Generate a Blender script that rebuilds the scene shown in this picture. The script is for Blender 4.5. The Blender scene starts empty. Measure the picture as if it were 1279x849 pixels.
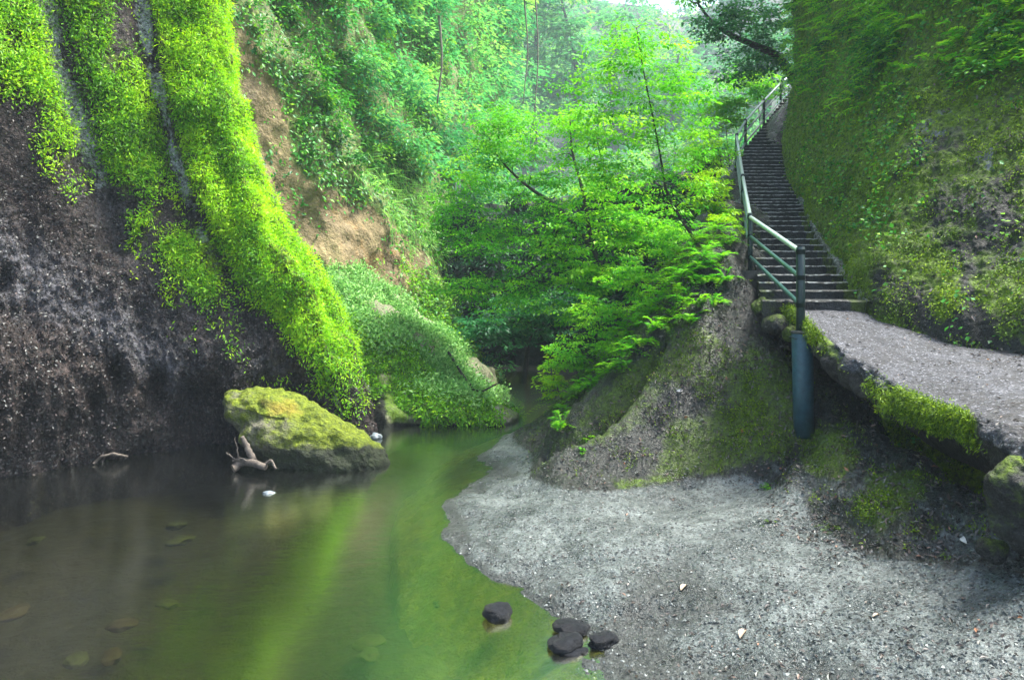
import bpy, bmesh, math, random
import numpy as np
from mathutils import Vector, Matrix
R = math.radians
rng = np.random.default_rng(7)
random.seed(7)

# ------------------------------------------------------------------ camera, world, sun, exposure
H, FPX, HZ, CX = 3.0, 853.0, 345.0, 639.5          # eye height above the water, focal length / horizon in photo pixels
S = bpy.context.scene
COL = S.collection
cam_d = bpy.data.cameras.new('camera'); cam = bpy.data.objects.new('camera', cam_d); COL.objects.link(cam)
cam_d.sensor_width = 36.0; cam_d.lens = 36.0 * FPX / 1279.0
cam_d.shift_y = -(424.5 - HZ) / 1279.0
cam_d.clip_start = 0.05; cam_d.clip_end = 2000
cam.location = (0, 0, H); cam.rotation_euler = (R(90), 0, 0)
S.camera = cam

SUN_EL, SUN_AZ = 62.0, 70.0                        # azimuth clockwise from +Y (towards +X)
W = bpy.data.worlds.new('World'); S.world = W; W.use_nodes = True
nt = W.node_tree; bgn = nt.nodes['Background']
sky = nt.nodes.new('ShaderNodeTexSky'); sky.sky_type = 'NISHITA'; sky.sun_disc = False
sky.sun_elevation = R(SUN_EL); sky.sun_rotation = R(SUN_AZ)
sky.air_density = 1.0; sky.dust_density = 5.0; sky.ozone_density = 1.0
nt.links.new(sky.outputs[0], bgn.inputs[0]); bgn.inputs[1].default_value = 0.14
sl = bpy.data.lights.new('sun', 'SUN'); sl.energy = 3.6; sl.angle = R(18); sl.color = (1.0, 0.97, 0.9)
so = bpy.data.objects.new('sun', sl); COL.objects.link(so)
sd = Vector((math.sin(R(SUN_AZ)) * math.cos(R(SUN_EL)), math.cos(R(SUN_AZ)) * math.cos(R(SUN_EL)), math.sin(R(SUN_EL))))
so.rotation_euler = sd.to_track_quat('Z', 'Y').to_euler(); so.location = (6, 10, 30)
S.view_settings.view_transform = 'Standard'; S.view_settings.look = 'None'
S.view_settings.exposure = 1.8; S.view_settings.gamma = 1.0
S.view_settings.use_curve_mapping = False
S.cycles.max_bounces = 8; S.cycles.transparent_max_bounces = 8; S.cycles.volume_bounces = 1
S.cycles.diffuse_bounces = 4; S.cycles.caustics_reflective = False; S.cycles.caustics_refractive = False
HAZE = 0.0009

# ------------------------------------------------------------------ coordinates and noise
def P(px, py, d):
    return np.array([(px - CX) / FPX * d, d, H - (py - HZ) / FPX * d])
def PZ(px, py, z):                                  # the point at height z seen below the horizon
    return P(px, py, (H - z) * FPX / (py - HZ))
def proj(V):
    y = np.maximum(V[..., 1], 0.05)
    return V[..., 0] / y * FPX + CX, HZ + (H - V[..., 2]) / y * FPX
def h3(ix, iy, iz, seed):
    n = (ix * 374761393 + iy * 668265263 + iz * 2147483647 % 1013904223 + seed * 974711) & 0xffffffff
    n = ((n ^ (n >> 13)) * 1274126177 + iz * 69069) & 0xffffffff
    n = ((n ^ (n >> 15)) * 2246822519) & 0xffffffff
    return ((n ^ (n >> 16)) & 0xffff) / 65535.0
def vnoise(X, seed=0):
    X = np.asarray(X, float); i = np.floor(X).astype(np.int64); f = X - i; f = f * f * (3 - 2 * f)
    r = 0
    for a in (0, 1):
        for b in (0, 1):
            for c in (0, 1):
                w = (f[..., 0] if a else 1 - f[..., 0]) * (f[..., 1] if b else 1 - f[..., 1]) * (f[..., 2] if c else 1 - f[..., 2])
                r = r + w * h3(i[..., 0] + a, i[..., 1] + b, i[..., 2] + c, seed)
    return r
def fbm(X, octv=4, seed=0, gain=0.5, lac=2.03):     # about -1 .. 1
    X = np.asarray(X, float); r = 0; a = 1; t = 0
    for k in range(octv):
        r = r + a * (vnoise(X, seed + k * 17) * 2 - 1); t += a; a *= gain; X = X * lac + 3.7
    return r / t * 1.6
def sstep(a, b, x):
    t = np.clip((x - a) / (b - a), 0, 1); return t * t * (3 - 2 * t)
def seg_dist(px, py, line):
    d = np.full(np.shape(px), 1e9)
    for (x0, y0), (x1, y1) in zip(line[:-1], line[1:]):
        ux, uy = x1 - x0, y1 - y0; L = ux * ux + uy * uy + 1e-9
        t = np.clip(((px - x0) * ux + (py - y0) * uy) / L, 0, 1)
        d = np.minimum(d, np.hypot(px - x0 - t * ux, py - y0 - t * uy))
    return d
def inside(px, py, poly, soft=15.0):                # 1 inside, 0 outside, soft rim
    c = np.zeros(np.shape(px), bool); n = len(poly)
    for i in range(n):
        x0, y0 = poly[i]; x1, y1 = poly[(i + 1) % n]
        if y0 == y1: continue
        c ^= ((y0 > py) != (y1 > py)) & (px < (x1 - x0) * (py - y0) / (y1 - y0) + x0)
    d = seg_dist(px, py, poly + [poly[0]])
    return sstep(-soft, soft, np.where(c, d, -d))

# ------------------------------------------------------------------ materials
def new_mat(name):
    m = bpy.data.materials.new(name); m.use_nodes = True
    n = m.node_tree; n.nodes.clear(); out = n.nodes.new('ShaderNodeOutputMaterial')
    return m, n, out
def nd(n, t, **k):
    x = n.nodes.new(t)
    for a, b in k.items():
        if a.startswith('i_'): x.inputs[int(a[2:])].default_value = b
        else: setattr(x, a, b)
    return x
def noise(n, vec, scale, detail=6, rough=0.6):
    x = nd(n, 'ShaderNodeTexNoise'); x.inputs['Scale'].default_value = scale
    x.inputs['Detail'].default_value = detail; x.inputs['Roughness'].default_value = rough
    n.links.new(vec, x.inputs['Vector']); return x.outputs['Fac']
def ramp(n, fac, stops):
    x = nd(n, 'ShaderNodeValToRGB'); cr = x.color_ramp
    while len(cr.elements) > 1: cr.elements.remove(cr.elements[0])
    for i, (p, c) in enumerate(stops):
        e = cr.elements[0] if i == 0 else cr.elements.new(p)
        e.position = p; c = (c, c, c) if not hasattr(c, '__len__') else c; e.color = (*c, 1)
    n.links.new(fac, x.inputs[0]); return x.outputs[0]
def math_(n, op, a, b=None, c=None, clamp=False):
    x = nd(n, 'ShaderNodeMath', operation=op, use_clamp=clamp)
    for i, v in enumerate((a, b, c)):
        if v is None: continue
        if isinstance(v, (int, float)): x.inputs[i].default_value = v
        else: n.links.new(v, x.inputs[i])
    return x.outputs[0]
def mixc(n, fac, a, b):
    x = nd(n, 'ShaderNodeMix', data_type='RGBA')
    for i, v in ((0, fac), (6, a), (7, b)):
        if isinstance(v, (int, float)): x.inputs[i].default_value = v
        elif isinstance(v, tuple): x.inputs[i].default_value = (*v, 1)
        else: n.links.new(v, x.inputs[i])
    return x.outputs[2]
def rock_mat(name, stops, layers=(), scale=3.0, grain=60.0, gcon=0.35, bump=0.5, gbump=0.5, rough=0.75, stretch=(1, 1, 1), spec=0.4, speck=None):
    """speckled rock: colour ramp over noise, then painted layers (attribute, colour a, colour b, noise scale) broken up by noise"""
    m, n, out = new_mat(name)
    tc = nd(n, 'ShaderNodeTexCoord'); mp = nd(n, 'ShaderNodeMapping'); mp.inputs['Scale'].default_value = stretch
    n.links.new(tc.outputs['Object'], mp.inputs[0]); v = mp.outputs[0]; vo = tc.outputs['Object']
    big = noise(n, v, scale, 8, 0.65); fine = noise(n, vo, grain, 3, 0.7); mid = noise(n, vo, grain * 0.27, 4, 0.6)
    col = ramp(n, big, stops)
    g = math_(n, 'MULTIPLY_ADD', math_(n, 'SUBTRACT', math_(n, 'MULTIPLY_ADD', fine, 0.65, math_(n, 'MULTIPLY', mid, 0.35)), 0.5), gcon * 6, 1.0)
    if speck:                                       # pale and dark grains set in the rock
        vr = nd(n, 'ShaderNodeTexVoronoi'); vr.inputs['Scale'].default_value = speck[1]; n.links.new(vo, vr.inputs['Vector'])
        sx = nd(n, 'ShaderNodeSeparateColor'); n.links.new(vr.outputs['Color'], sx.inputs[0])
        k = math_(n, 'MULTIPLY', math_(n, 'GREATER_THAN', sx.outputs[0], speck[2]), math_(n, 'LESS_THAN', vr.outputs['Distance'], 0.42))
        col = mixc(n, k, col, speck[0])
        k2 = math_(n, 'MULTIPLY', math_(n, 'LESS_THAN', sx.outputs[0], 0.16), 0.75)
        col = mixc(n, k2, col, (0.02, 0.022, 0.022))
    wet = None
    for (att, ca, cb, sc, thr) in layers:
        a = nd(n, 'ShaderNodeAttribute', attribute_name=att).outputs['Fac']
        q = noise(n, vo, sc, 8, 0.7)
        f = math_(n, 'MULTIPLY_ADD', math_(n, 'SUBTRACT', math_(n, 'ADD', a, math_(n, 'MULTIPLY', math_(n, 'SUBTRACT', q, 0.5), 1.6)), 0.5), thr, 0.5, clamp=True)
        f = math_(n, 'MULTIPLY', f, math_(n, 'MULTIPLY', a, 6.0, clamp=True))
        cc = mixc(n, ramp(n, noise(n, vo, sc * 2.7, 5, 0.75), [(0.32, 0.0), (0.68, 1.0)]), ca, cb)
        col = mixc(n, f, col, cc)
    vm = nd(n, 'ShaderNodeVectorMath', operation='SCALE'); n.links.new(col, vm.inputs[0]); n.links.new(math_(n, 'MAXIMUM', g, 0.12), vm.inputs['Scale'])
    col = vm.outputs[0]
    b1 = nd(n, 'ShaderNodeBump'); b1.inputs['Strength'].default_value = bump; b1.inputs['Distance'].default_value = 0.12; n.links.new(noise(n, v, scale * 3.3, 8, 0.68), b1.inputs['Height'])
    b2 = nd(n, 'ShaderNodeBump'); b2.inputs['Strength'].default_value = gbump; b2.inputs['Distance'].default_value = 1.2 / grain
    n.links.new(math_(n, 'ADD', fine, mid), b2.inputs['Height']); n.links.new(b1.outputs[0], b2.inputs['Normal'])
    p = nd(n, 'ShaderNodeBsdfPrincipled'); n.links.new(col, p.inputs['Base Color']); n.links.new(b2.outputs[0], p.inputs['Normal'])
    n.links.new(ramp(n, big, [(0.3, max(0.05, rough - 0.2)), (0.7, min(1, rough + 0.15))]), p.inputs['Roughness'])
    p.inputs['Specular IOR Level'].default_value = spec
    n.links.new(p.outputs[0], out.inputs[0]); return m
def leaf_mat(name, stops, trans=0.35, gloss=0.02):
    m, n, out = new_mat(name)
    a = nd(n, 'ShaderNodeAttribute', attribute_name='tint').outputs['Fac']
    c = ramp(n, a, stops)
    d = nd(n, 'ShaderNodeBsdfDiffuse'); n.links.new(c, d.inputs[0])
    t = nd(n, 'ShaderNodeBsdfTranslucent'); n.links.new(c, t.inputs[0])
    g = nd(n, 'ShaderNodeBsdfGlossy'); g.inputs['Roughness'].default_value = 0.42; g.inputs['Color'].default_value = (0.8, 0.9, 0.9, 1)
    m1 = nd(n, 'ShaderNodeMixShader'); m1.inputs[0].default_value = trans; n.links.new(d.outputs[0], m1.inputs[1]); n.links.new(t.outputs[0], m1.inputs[2])
    m2 = nd(n, 'ShaderNodeMixShader'); m2.inputs[0].default_value = gloss; n.links.new(m1.outputs[0], m2.inputs[1]); n.links.new(g.outputs[0], m2.inputs[2])
    n.links.new(m2.outputs[0], out.inputs[0]); return m
def plain_mat(name, c1, c2, scale=8, rough=0.7, metal=0.0, bump=0.3, spec=0.5):
    m, n, out = new_mat(name)
    tc = nd(n, 'ShaderNodeTexCoord').outputs['Object']
    q = noise(n, tc, scale, 8, 0.7)
    p = nd(n, 'ShaderNodeBsdfPrincipled'); n.links.new(ramp(n, q, [(0.35, c1), (0.65, c2)]), p.inputs['Base Color'])
    p.inputs['Roughness'].default_value = rough; p.inputs['Metallic'].default_value = metal; p.inputs['Specular IOR Level'].default_value = spec
    b = nd(n, 'ShaderNodeBump'); b.inputs['Strength'].default_value = bump; b.inputs['Distance'].default_value = 0.02
    n.links.new(noise(n, tc, scale * 3, 6, 0.7), b.inputs['Height']); n.links.new(b.outputs[0], p.inputs['Normal'])
    n.links.new(p.outputs[0], out.inputs[0]); return m

# ------------------------------------------------------------------ mesh helpers
def mesh_np(name, V, F, mat, attrs=None, smooth=False, parent=None):
    V = np.asarray(V, np.float32).reshape(-1, 3); F = np.asarray(F, np.int32)
    me = bpy.data.meshes.new(name); k = F.shape[1]
    me.vertices.add(len(V)); me.vertices.foreach_set('co', V.ravel())
    me.loops.add(F.size); me.loops.foreach_set('vertex_index', F.ravel())
    me.polygons.add(len(F)); me.polygons.foreach_set('loop_start', np.arange(0, F.size, k, dtype=np.int32))
    me.polygons.foreach_set('loop_total', np.full(len(F), k, np.int32))
    me.polygons.foreach_set('use_smooth', np.full(len(F), smooth, bool))
    for an, av in (attrs or {}).items():
        dom = 'POINT' if len(av) == len(V) else 'FACE'
        a = me.attributes.new(an, 'FLOAT', dom); a.data.foreach_set('value', np.asarray(av, np.float32).ravel())
    me.materials.append(mat); me.update(); me.validate()
    o = bpy.data.objects.new(name, me); COL.objects.link(o)
    if parent is not None: o.parent = parent
    return o
def grid_faces(h, w):
    i = np.arange(h - 1)[:, None] * w + np.arange(w - 1)[None]
    return np.stack([i, i + 1, i + w + 1, i + w], -1).reshape(-1, 4)
def structure(o, kind='structure', label=None, cat=None):
    o['kind'] = kind
    if label: o['label'] = label
    if cat: o['category'] = cat
    return o
def tag(o, label, cat, group=None, kind=None):
    o['label'] = label; o['category'] = cat
    if group: o['group'] = group
    if kind: o['kind'] = kind
    return o
def empty(name, loc, label, cat, group=None):
    o = bpy.data.objects.new(name, None); COL.objects.link(o); o.location = loc; o.empty_display_size = 0.2
    return tag(o, label, cat, group)
def catmull(A, n, axis=0):
    A = np.moveaxis(np.asarray(A, float), axis, 0); m = len(A)
    t = np.linspace(0, m - 1 - 1e-6, n); i = t.astype(int); f = (t - i).reshape(-1, *([1] * (A.ndim - 1)))
    E = np.concatenate([[2 * A[0] - A[1]], A, [2 * A[-1] - A[-2]]])
    p0, p1, p2, p3 = E[i], E[i + 1], E[i + 2], E[i + 3]
    r = 0.5 * (2 * p1 + (p2 - p0) * f + (2 * p0 - 5 * p1 + 4 * p2 - p3) * f * f + (3 * p1 - p0 - 3 * p2 + p3) * f ** 3)
    return np.moveaxis(r, 0, axis)
def normals(G):
    du = np.gradient(G, axis=0); dv = np.gradient(G, axis=1)
    n = np.cross(dv, du); n /= np.linalg.norm(n, axis=-1, keepdims=True) + 1e-9
    tocam = np.array([0, 0, H]) - G                 # face the gorge
    s = np.sign((n * tocam).sum(-1).mean()); return n * (s if s else 1)
def loft(rows, nh, nw):
    L = np.array([[P(*c) for c in r] for r in rows]); return catmull(catmull(L, nh, 0), nw, 1)
class Surf:
    """a displaced rock surface that can be scattered on"""
    def __init__(s, G, up=None):
        s.G = G; s.N = normals(G); s.upd()
        if up is not None: s.N = s.N * np.sign((s.N @ np.array(up)).mean())
    def upd(s): s.px, s.py = proj(s.G)
    def disp(s, amt): s.G = s.G + s.N * np.asarray(amt)[..., None]
    def done(s):
        sg = np.sign((s.N * (normals(s.G))).sum(-1).mean()); s.N = normals(s.G) * sg; s.upd()
    def build(s, name, mat, attrs):
        h, w = s.G.shape[:2]
        return mesh_np(name, s.G, grid_faces(h, w), mat, {k: v.ravel() for k, v in attrs.items()}, smooth=True)
    def scatter(s, dens, n, frame=(-160, 1440, -150, 1000)):
        """n points, evenly over what the picture sees of the surface, thinned by dens"""
        px, py = s.px, s.py
        ax, ay = px[1:, :-1] - px[:-1, :-1], py[1:, :-1] - py[:-1, :-1]
        bx, by = px[:-1, 1:] - px[:-1, :-1], py[:-1, 1:] - py[:-1, :-1]
        area = np.abs(ax * by - ay * bx) + 0.15 * (np.hypot(ax, ay) * np.hypot(bx, by))
        w = area * dens[:-1, :-1] * ((px > frame[0]) & (px < frame[1]) & (py > frame[2]) & (py < frame[3]))[:-1, :-1]
        w = w.ravel(); w = w / w.sum()
        k = rng.choice(len(w), n, p=w); i, j = np.divmod(k, s.G.shape[1] - 1)
        u, v = rng.random((2, n))[..., None]
        p = (s.G[i, j] * (1 - u) + s.G[i + 1, j] * u) * (1 - v) + (s.G[i, j + 1] * (1 - u) + s.G[i + 1, j + 1] * u) * v
        return p, s.N[i, j]
def unit(v): return v / (np.linalg.norm(v, axis=-1, keepdims=True) + 1e-9)
def rand_dir(n): return unit(rng.normal(size=(n, 3)))
def leaf_quads(pos, d, nrm, L, Wd, fold=0.0):
    """rhomb leaves: base at pos, growing along d, lying across nrm"""
    d = unit(d); sd_ = unit(np.cross(d, nrm)); up = np.cross(sd_, d)
    L = np.broadcast_to(L, len(pos))[:, None]; Wd = np.broadcast_to(Wd, len(pos))[:, None]
    a = pos; b = pos + d * L * 0.45 + sd_ * Wd * 0.5 + up * L * fold; c = pos + d * L - up * L * 0.12; e = pos + d * L * 0.45 - sd_ * Wd * 0.5 + up * L * fold
    V = np.stack([a, b, c, e], 1).reshape(-1, 3)
    return V, np.arange(len(V)).reshape(-1, 4)
def leaves_obj(name, parts, mat, parent=None):
    Vs, Fs, Ts, o = [], [], [], 0
    for V, F, T in parts:
        Vs.append(V); Fs.append(F + o); Ts.append(T); o += len(V)
    return mesh_np(name, np.concatenate(Vs), np.concatenate(Fs), mat, {'tint': np.concatenate(Ts)}, parent=parent)
def tubes(lines, sides=6):
    """lines: list of (points n x 3, radii n)"""
    Vs, Fs, o = [], [], 0
    for pts, rad in lines:
        pts = np.asarray(pts, float); rad = np.asarray(rad, float); n = len(pts)
        t = unit(np.gradient(pts, axis=0)); ref = np.array([0, 0, 1.0]) if abs(t[:, 2]).mean() < 0.8 else np.array([1.0, 0, 0])
        a = unit(np.cross(t, ref)); b = np.cross(t, a)
        ang = np.arange(sides) * 2 * math.pi / sides
        ring = pts[:, None] + rad[:, None, None] * (np.cos(ang)[None, :, None] * a[:, None] + np.sin(ang)[None, :, None] * b[:, None])
        Vs.append(ring.reshape(-1, 3))
        i = np.arange(n - 1)[:, None] * sides; j = np.arange(sides)[None]; j2 = (j + 1) % sides
        Fs.append((np.stack([i + j, i + j2, i + j2 + sides, i + j + sides], -1).reshape(-1, 4)) + o); o += n * sides
        for e in (0, n - 1):                        # caps
            base = (o - n * sides) + e * sides
            for q in range(1, sides - 2, 2):
                Fs.append(np.array([[base, base + q, base + q + 1, base + q + 2]]))
    return np.concatenate(Vs), np.concatenate(Fs)
def rock_obj(name, pts, mat, sub=4, amp=0.06, fs=1.5, smooth_it=2, bevel=0.0, parent=None, attrs_fn=None, seed=0):
    """closed stone: hull of the given world points, subdivided, softened and roughened"""
    bm = bmesh.new()
    for p in pts: bm.verts.new(p)
    r = bmesh.ops.convex_hull(bm, input=bm.verts)
    junk = list({v for v in r['geom_interior'] + r['geom_unused'] if isinstance(v, bmesh.types.BMVert)})
    if junk: bmesh.ops.delete(bm, geom=junk, context='VERTS')
    bmesh.ops.triangulate(bm, faces=bm.faces)
    for k in range(sub):
        bmesh.ops.subdivide_edges(bm, edges=bm.edges, cuts=1, use_grid_fill=True)
        if k < smooth_it: bmesh.ops.smooth_vert(bm, verts=bm.verts, factor=0.55, use_axis_x=True, use_axis_y=True, use_axis_z=True)
        bmesh.ops.triangulate(bm, faces=bm.faces)
    bm.normal_update()
    V = np.array([v.co for v in bm.verts]); N = np.array([v.normal for v in bm.verts])
    V = V + N * (fbm(V * fs, 5, seed) * amp)[:, None]
    F = np.array([[v.index for v in f.verts] for f in bm.faces]); bm.free()
    a = attrs_fn(V, N) if attrs_fn else None
    return mesh_np(name, V, F, mat, a, smooth=True, parent=parent)

# ------------------------------------------------------------------ shared materials
M = {}
M['cliff'] = rock_mat('wet dark cliff rock', [(0.3, (0.008, 0.008, 0.008)), (0.5, (0.032, 0.025, 0.023)), (0.72, (0.085, 0.066, 0.06))],
    [('gray', (0.03, 0.032, 0.038), (0.17, 0.17, 0.19), 9, 1.6), ('pale', (0.10, 0.11, 0.11), (0.62, 0.66, 0.64), 11, 3.0), ('moss', (0.03, 0.06, 0.003), (0.24, 0.38, 0.004), 6, 3.0)],
    scale=1.6, grain=20, gcon=0.95, bump=1.0, gbump=1.0, rough=0.6, stretch=(1.5, 1.5, 0.5), spec=0.25, speck=((0.10, 0.08, 0.075), 22, 0.76))
M['mound'] = rock_mat('mossy beige rock', [(0.3, (0.10, 0.12, 0.06)), (0.5, (0.22, 0.23, 0.13)), (0.7, (0.36, 0.34, 0.25))],
    [('moss', (0.06, 0.12, 0.01), (0.20, 0.34, 0.02), 3, 3.0), ('dark', (0.012, 0.015, 0.01), (0.03, 0.035, 0.02), 3, 3.0), ('pale', (0.28, 0.25, 0.2), (0.42, 0.37, 0.3), 4, 3.0)], scale=1.2, grain=22, gcon=0.35, bump=0.9, gbump=0.8, stretch=(1.4, 1.4, 0.6))
M['bare'] = rock_mat('brown bare cliff', [(0.25, (0.12, 0.09, 0.04)), (0.5, (0.21, 0.16, 0.075)), (0.7, (0.30, 0.24, 0.12))],
    [('moss', (0.04, 0.08, 0.015), (0.14, 0.2, 0.03), 2, 3.0), ('orange', (0.33, 0.15, 0.03), (0.42, 0.25, 0.07), 1.5, 2.0)], scale=0.7, grain=9, gcon=0.25, bump=1.0, gbump=0.7, stretch=(1.3, 1.3, 0.5))
M['dark'] = rock_mat('dark gorge rock', [(0.3, (0.006, 0.01, 0.008)), (0.6, (0.02, 0.035, 0.024)), (0.75, (0.03, 0.055, 0.035))], [], scale=1, grain=10, bump=1.0)
M['bank'] = rock_mat('speckled grey tuff', [(0.3, (0.050, 0.064, 0.064)), (0.5, (0.110, 0.134, 0.132)), (0.7, (0.20, 0.235, 0.23))],
    [('earth', (0.004, 0.007, 0.005), (0.034, 0.042, 0.036), 7, 2.5), ('wet', (0.025, 0.031, 0.030), (0.08, 0.092, 0.088), 6, 1.8), ('moss', (0.014, 0.030, 0.002), (0.10, 0.18, 0.005), 9, 3.0), ('under', (0.07, 0.085, 0.008), (0.17, 0.17, 0.014), 1.5, 6.0)],
    scale=1.8, grain=34, gcon=0.6, bump=0.8, gbump=0.9, rough=0.34, spec=0.5, speck=((0.21, 0.23, 0.225), 50, 0.84))
M['wall'] = rock_mat('mossy rock face', [(0.3, (0.006, 0.008, 0.006)), (0.5, (0.02, 0.025, 0.02)), (0.72, (0.06, 0.068, 0.065))],
    [('moss', (0.012, 0.030, 0.001), (0.19, 0.34, 0.004), 4.5, 2.8), ('pale', (0.08, 0.1, 0.12), (0.24, 0.28, 0.30), 8, 4.0)],
    scale=2.2, grain=30, gcon=0.5, bump=1.0, gbump=1.0, rough=0.7, stretch=(1.2, 1.2, 0.7))
M['path'] = rock_mat('gravel path', [(0.3, (0.024, 0.026, 0.032)), (0.5, (0.058, 0.062, 0.072)), (0.7, (0.11, 0.115, 0.13))],
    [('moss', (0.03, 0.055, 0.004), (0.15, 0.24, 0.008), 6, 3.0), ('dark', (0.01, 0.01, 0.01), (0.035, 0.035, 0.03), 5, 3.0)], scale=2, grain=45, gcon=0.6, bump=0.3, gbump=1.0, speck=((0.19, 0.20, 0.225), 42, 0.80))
M['step'] = rock_mat('worn wet stone steps', [(0.3, (0.006, 0.008, 0.008)), (0.5, (0.02, 0.024, 0.024)), (0.7, (0.055, 0.062, 0.06))],
    [('moss', (0.03, 0.05, 0.005), (0.08, 0.13, 0.01), 5, 3.0), ('edge', (0.14, 0.16, 0.16), (0.34, 0.37, 0.36), 12, 4.0)], scale=3, grain=40, gcon=0.4, bump=0.6, gbump=0.8, rough=0.55)
M['boulder'] = rock_mat('mossy boulder', [(0.3, (0.03, 0.034, 0.02)), (0.5, (0.11, 0.11, 0.07)), (0.7, (0.26, 0.25, 0.18))],
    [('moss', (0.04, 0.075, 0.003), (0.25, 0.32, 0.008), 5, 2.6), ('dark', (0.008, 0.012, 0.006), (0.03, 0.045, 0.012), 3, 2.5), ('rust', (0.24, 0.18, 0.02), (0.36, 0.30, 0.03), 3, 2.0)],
    scale=1.8, grain=26, gcon=0.35, bump=0.9, gbump=0.9)
M['cobble'] = plain_mat('wet black stone', (0.003, 0.004, 0.006), (0.012, 0.016, 0.022), 34, 0.36, 0, 1.0, 0.35)
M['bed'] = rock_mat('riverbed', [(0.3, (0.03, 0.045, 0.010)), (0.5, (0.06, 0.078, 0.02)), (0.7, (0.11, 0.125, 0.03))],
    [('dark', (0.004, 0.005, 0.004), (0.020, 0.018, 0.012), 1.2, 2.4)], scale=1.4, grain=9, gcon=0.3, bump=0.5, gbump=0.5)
M['stone'] = plain_mat('submerged stone', (0.06, 0.05, 0.03), (0.16, 0.13, 0.09), 6, 0.6)
M['bark'] = plain_mat('mossy bark', (0.012, 0.014, 0.01), (0.045, 0.045, 0.03), 20, 0.85, 0, 0.8)
M['wood'] = plain_mat('bleached driftwood', (0.05, 0.042, 0.035), (0.18, 0.15, 0.12), 14, 0.7, 0, 0.8)
M['vine'] = plain_mat('dry vine', (0.14, 0.13, 0.09), (0.26, 0.24, 0.18), 10, 0.9)
M['rail'] = plain_mat('green painted steel rail', (0.02, 0.075, 0.07), (0.035, 0.12, 0.105), 25, 0.28, 0.25, 0.15, 0.6)
M['toprail'] = plain_mat('green top rail with painted highlight', (0.28, 0.42, 0.40), (0.52, 0.62, 0.58), 18, 0.3, 0.3, 0.2, 0.6)  # whitish highlight along the top bar put into its base colour
M['post'] = plain_mat('dark green painted post', (0.008, 0.022, 0.022), (0.015, 0.04, 0.038), 25, 0.35, 0.1, 0.15)
M['sleeve'] = plain_mat('weathered blue green pipe', (0.010, 0.05, 0.07), (0.03, 0.10, 0.13), 9, 0.5, 0.0, 0.25)
M['concrete'] = plain_mat('damp concrete', (0.03, 0.035, 0.03), (0.10, 0.10, 0.085), 9, 0.85, 0, 0.6)
M['froth'] = plain_mat('thin falling water', (0.45, 0.52, 0.55), (0.75, 0.82, 0.85), 30, 0.3)
M['lv_bright'] = leaf_mat('lime grass', [(0, (0.05, 0.10, 0.006)), (0.2, (0.07, 0.20, 0.004)), (0.45, (0.15, 0.45, 0.006)), (0.72, (0.27, 0.60, 0.004)), (1, (0.44, 0.72, 0.004))], 0.5)
M['lv_tree'] = leaf_mat('fresh green leaves', [(0, (0.03, 0.20, 0.012)), (0.5, (0.12, 0.50, 0.015)), (1, (0.38, 0.74, 0.02))], 0.55)
M['lv_cool'] = leaf_mat('cool green leaves', [(0, (0.012, 0.10, 0.03)), (0.5, (0.04, 0.24, 0.06)), (1, (0.14, 0.42, 0.06))], 0.5)
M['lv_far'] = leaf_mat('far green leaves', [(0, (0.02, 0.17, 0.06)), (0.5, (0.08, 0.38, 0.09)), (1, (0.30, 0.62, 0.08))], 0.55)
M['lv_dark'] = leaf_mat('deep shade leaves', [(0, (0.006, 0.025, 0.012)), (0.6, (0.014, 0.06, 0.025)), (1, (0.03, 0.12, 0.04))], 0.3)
M['lv_ivy'] = leaf_mat('creeper leaves', [(0, (0.010, 0.09, 0.016)), (0.5, (0.06, 0.32, 0.02)), (1, (0.32, 0.60, 0.015))], 0.4, 0.03)
M['lv_pale'] = leaf_mat('pale herb leaves', [(0, (0.05, 0.18, 0.03)), (0.5, (0.16, 0.40, 0.08)), (1, (0.36, 0.62, 0.17))], 0.35)
M['lv_moss'] = leaf_mat('moss tufts', [(0, (0.02, 0.05, 0.002)), (0.5, (0.10, 0.20, 0.003)), (1, (0.32, 0.48, 0.005))], 0.3)
M['grit'] = leaf_mat('loose grit', [(0, (0.02, 0.022, 0.022)), (0.5, (0.07, 0.08, 0.078)), (1, (0.16, 0.18, 0.175))], 0.0, 0.04)
M['litter'] = leaf_mat('dead leaves', [(0, (0.015, 0.012, 0.009)), (0.5, (0.07, 0.052, 0.042)), (0.85, (0.22, 0.195, 0.18)), (1, (0.32, 0.13, 0.05))], 0.1, 0.04)

# ------------------------------------------------------------------ near left cliff
rows = [
 [(-900,-300,5.5),(-350,-300,8.4),(-150,-280,9.8),(0,-260,11.3),(100,-260,12.3),(170,-260,13),(225,-260,13.6),(260,-260,14.5),(235,-260,18)],
 [(-900,-60,5),(-350,-20,7.9),(-150,0,9.2),(0,0,10.8),(110,0,11.8),(180,0,12.4),(237,0,12.8),(271,0,13.6),(262,0,18)],
 [(-900,150,5),(-350,150,7.7),(-150,150,9.0),(0,150,10.5),(110,150,11.5),(190,150,12.1),(257,150,12.4),(296,150,13.2),(292,150,18)],
 [(-900,330,4.9),(-350,310,7.5),(-150,290,8.8),(0,280,10.3),(110,275,11.3),(200,270,11.9),(285,270,12.2),(338,272,13),(337,272,18)],
 [(-900,520,4.8),(-350,450,7.3),(-150,430,8.6),(0,410,10.0),(120,395,11.0),(230,385,11.7),(340,375,12.2),(401,372,12.9),(400,372,18)],
 [(-900,700,4.8),(-350,570,7.25),(-150,535,8.55),(0,510,9.9),(130,485,10.9),(250,470,11.6),(365,455,12.1),(430,440,12.9),(432,440,18)],
 [(-900,830,5.2),(-350,690,7.4),(-150,640,8.7),(0,600,10.0),(140,573,11.2),(280,557,12.0),(385,548,12.6),(456,541,13.0),(462,538,17)],
 [(-900,1000,5.3),(-350,800,7.5),(-150,720,8.8),(0,670,10.1),(140,640,11.3),(280,620,12.1),(385,605,12.7),(456,600,13.1),(462,600,17)],
]
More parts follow.
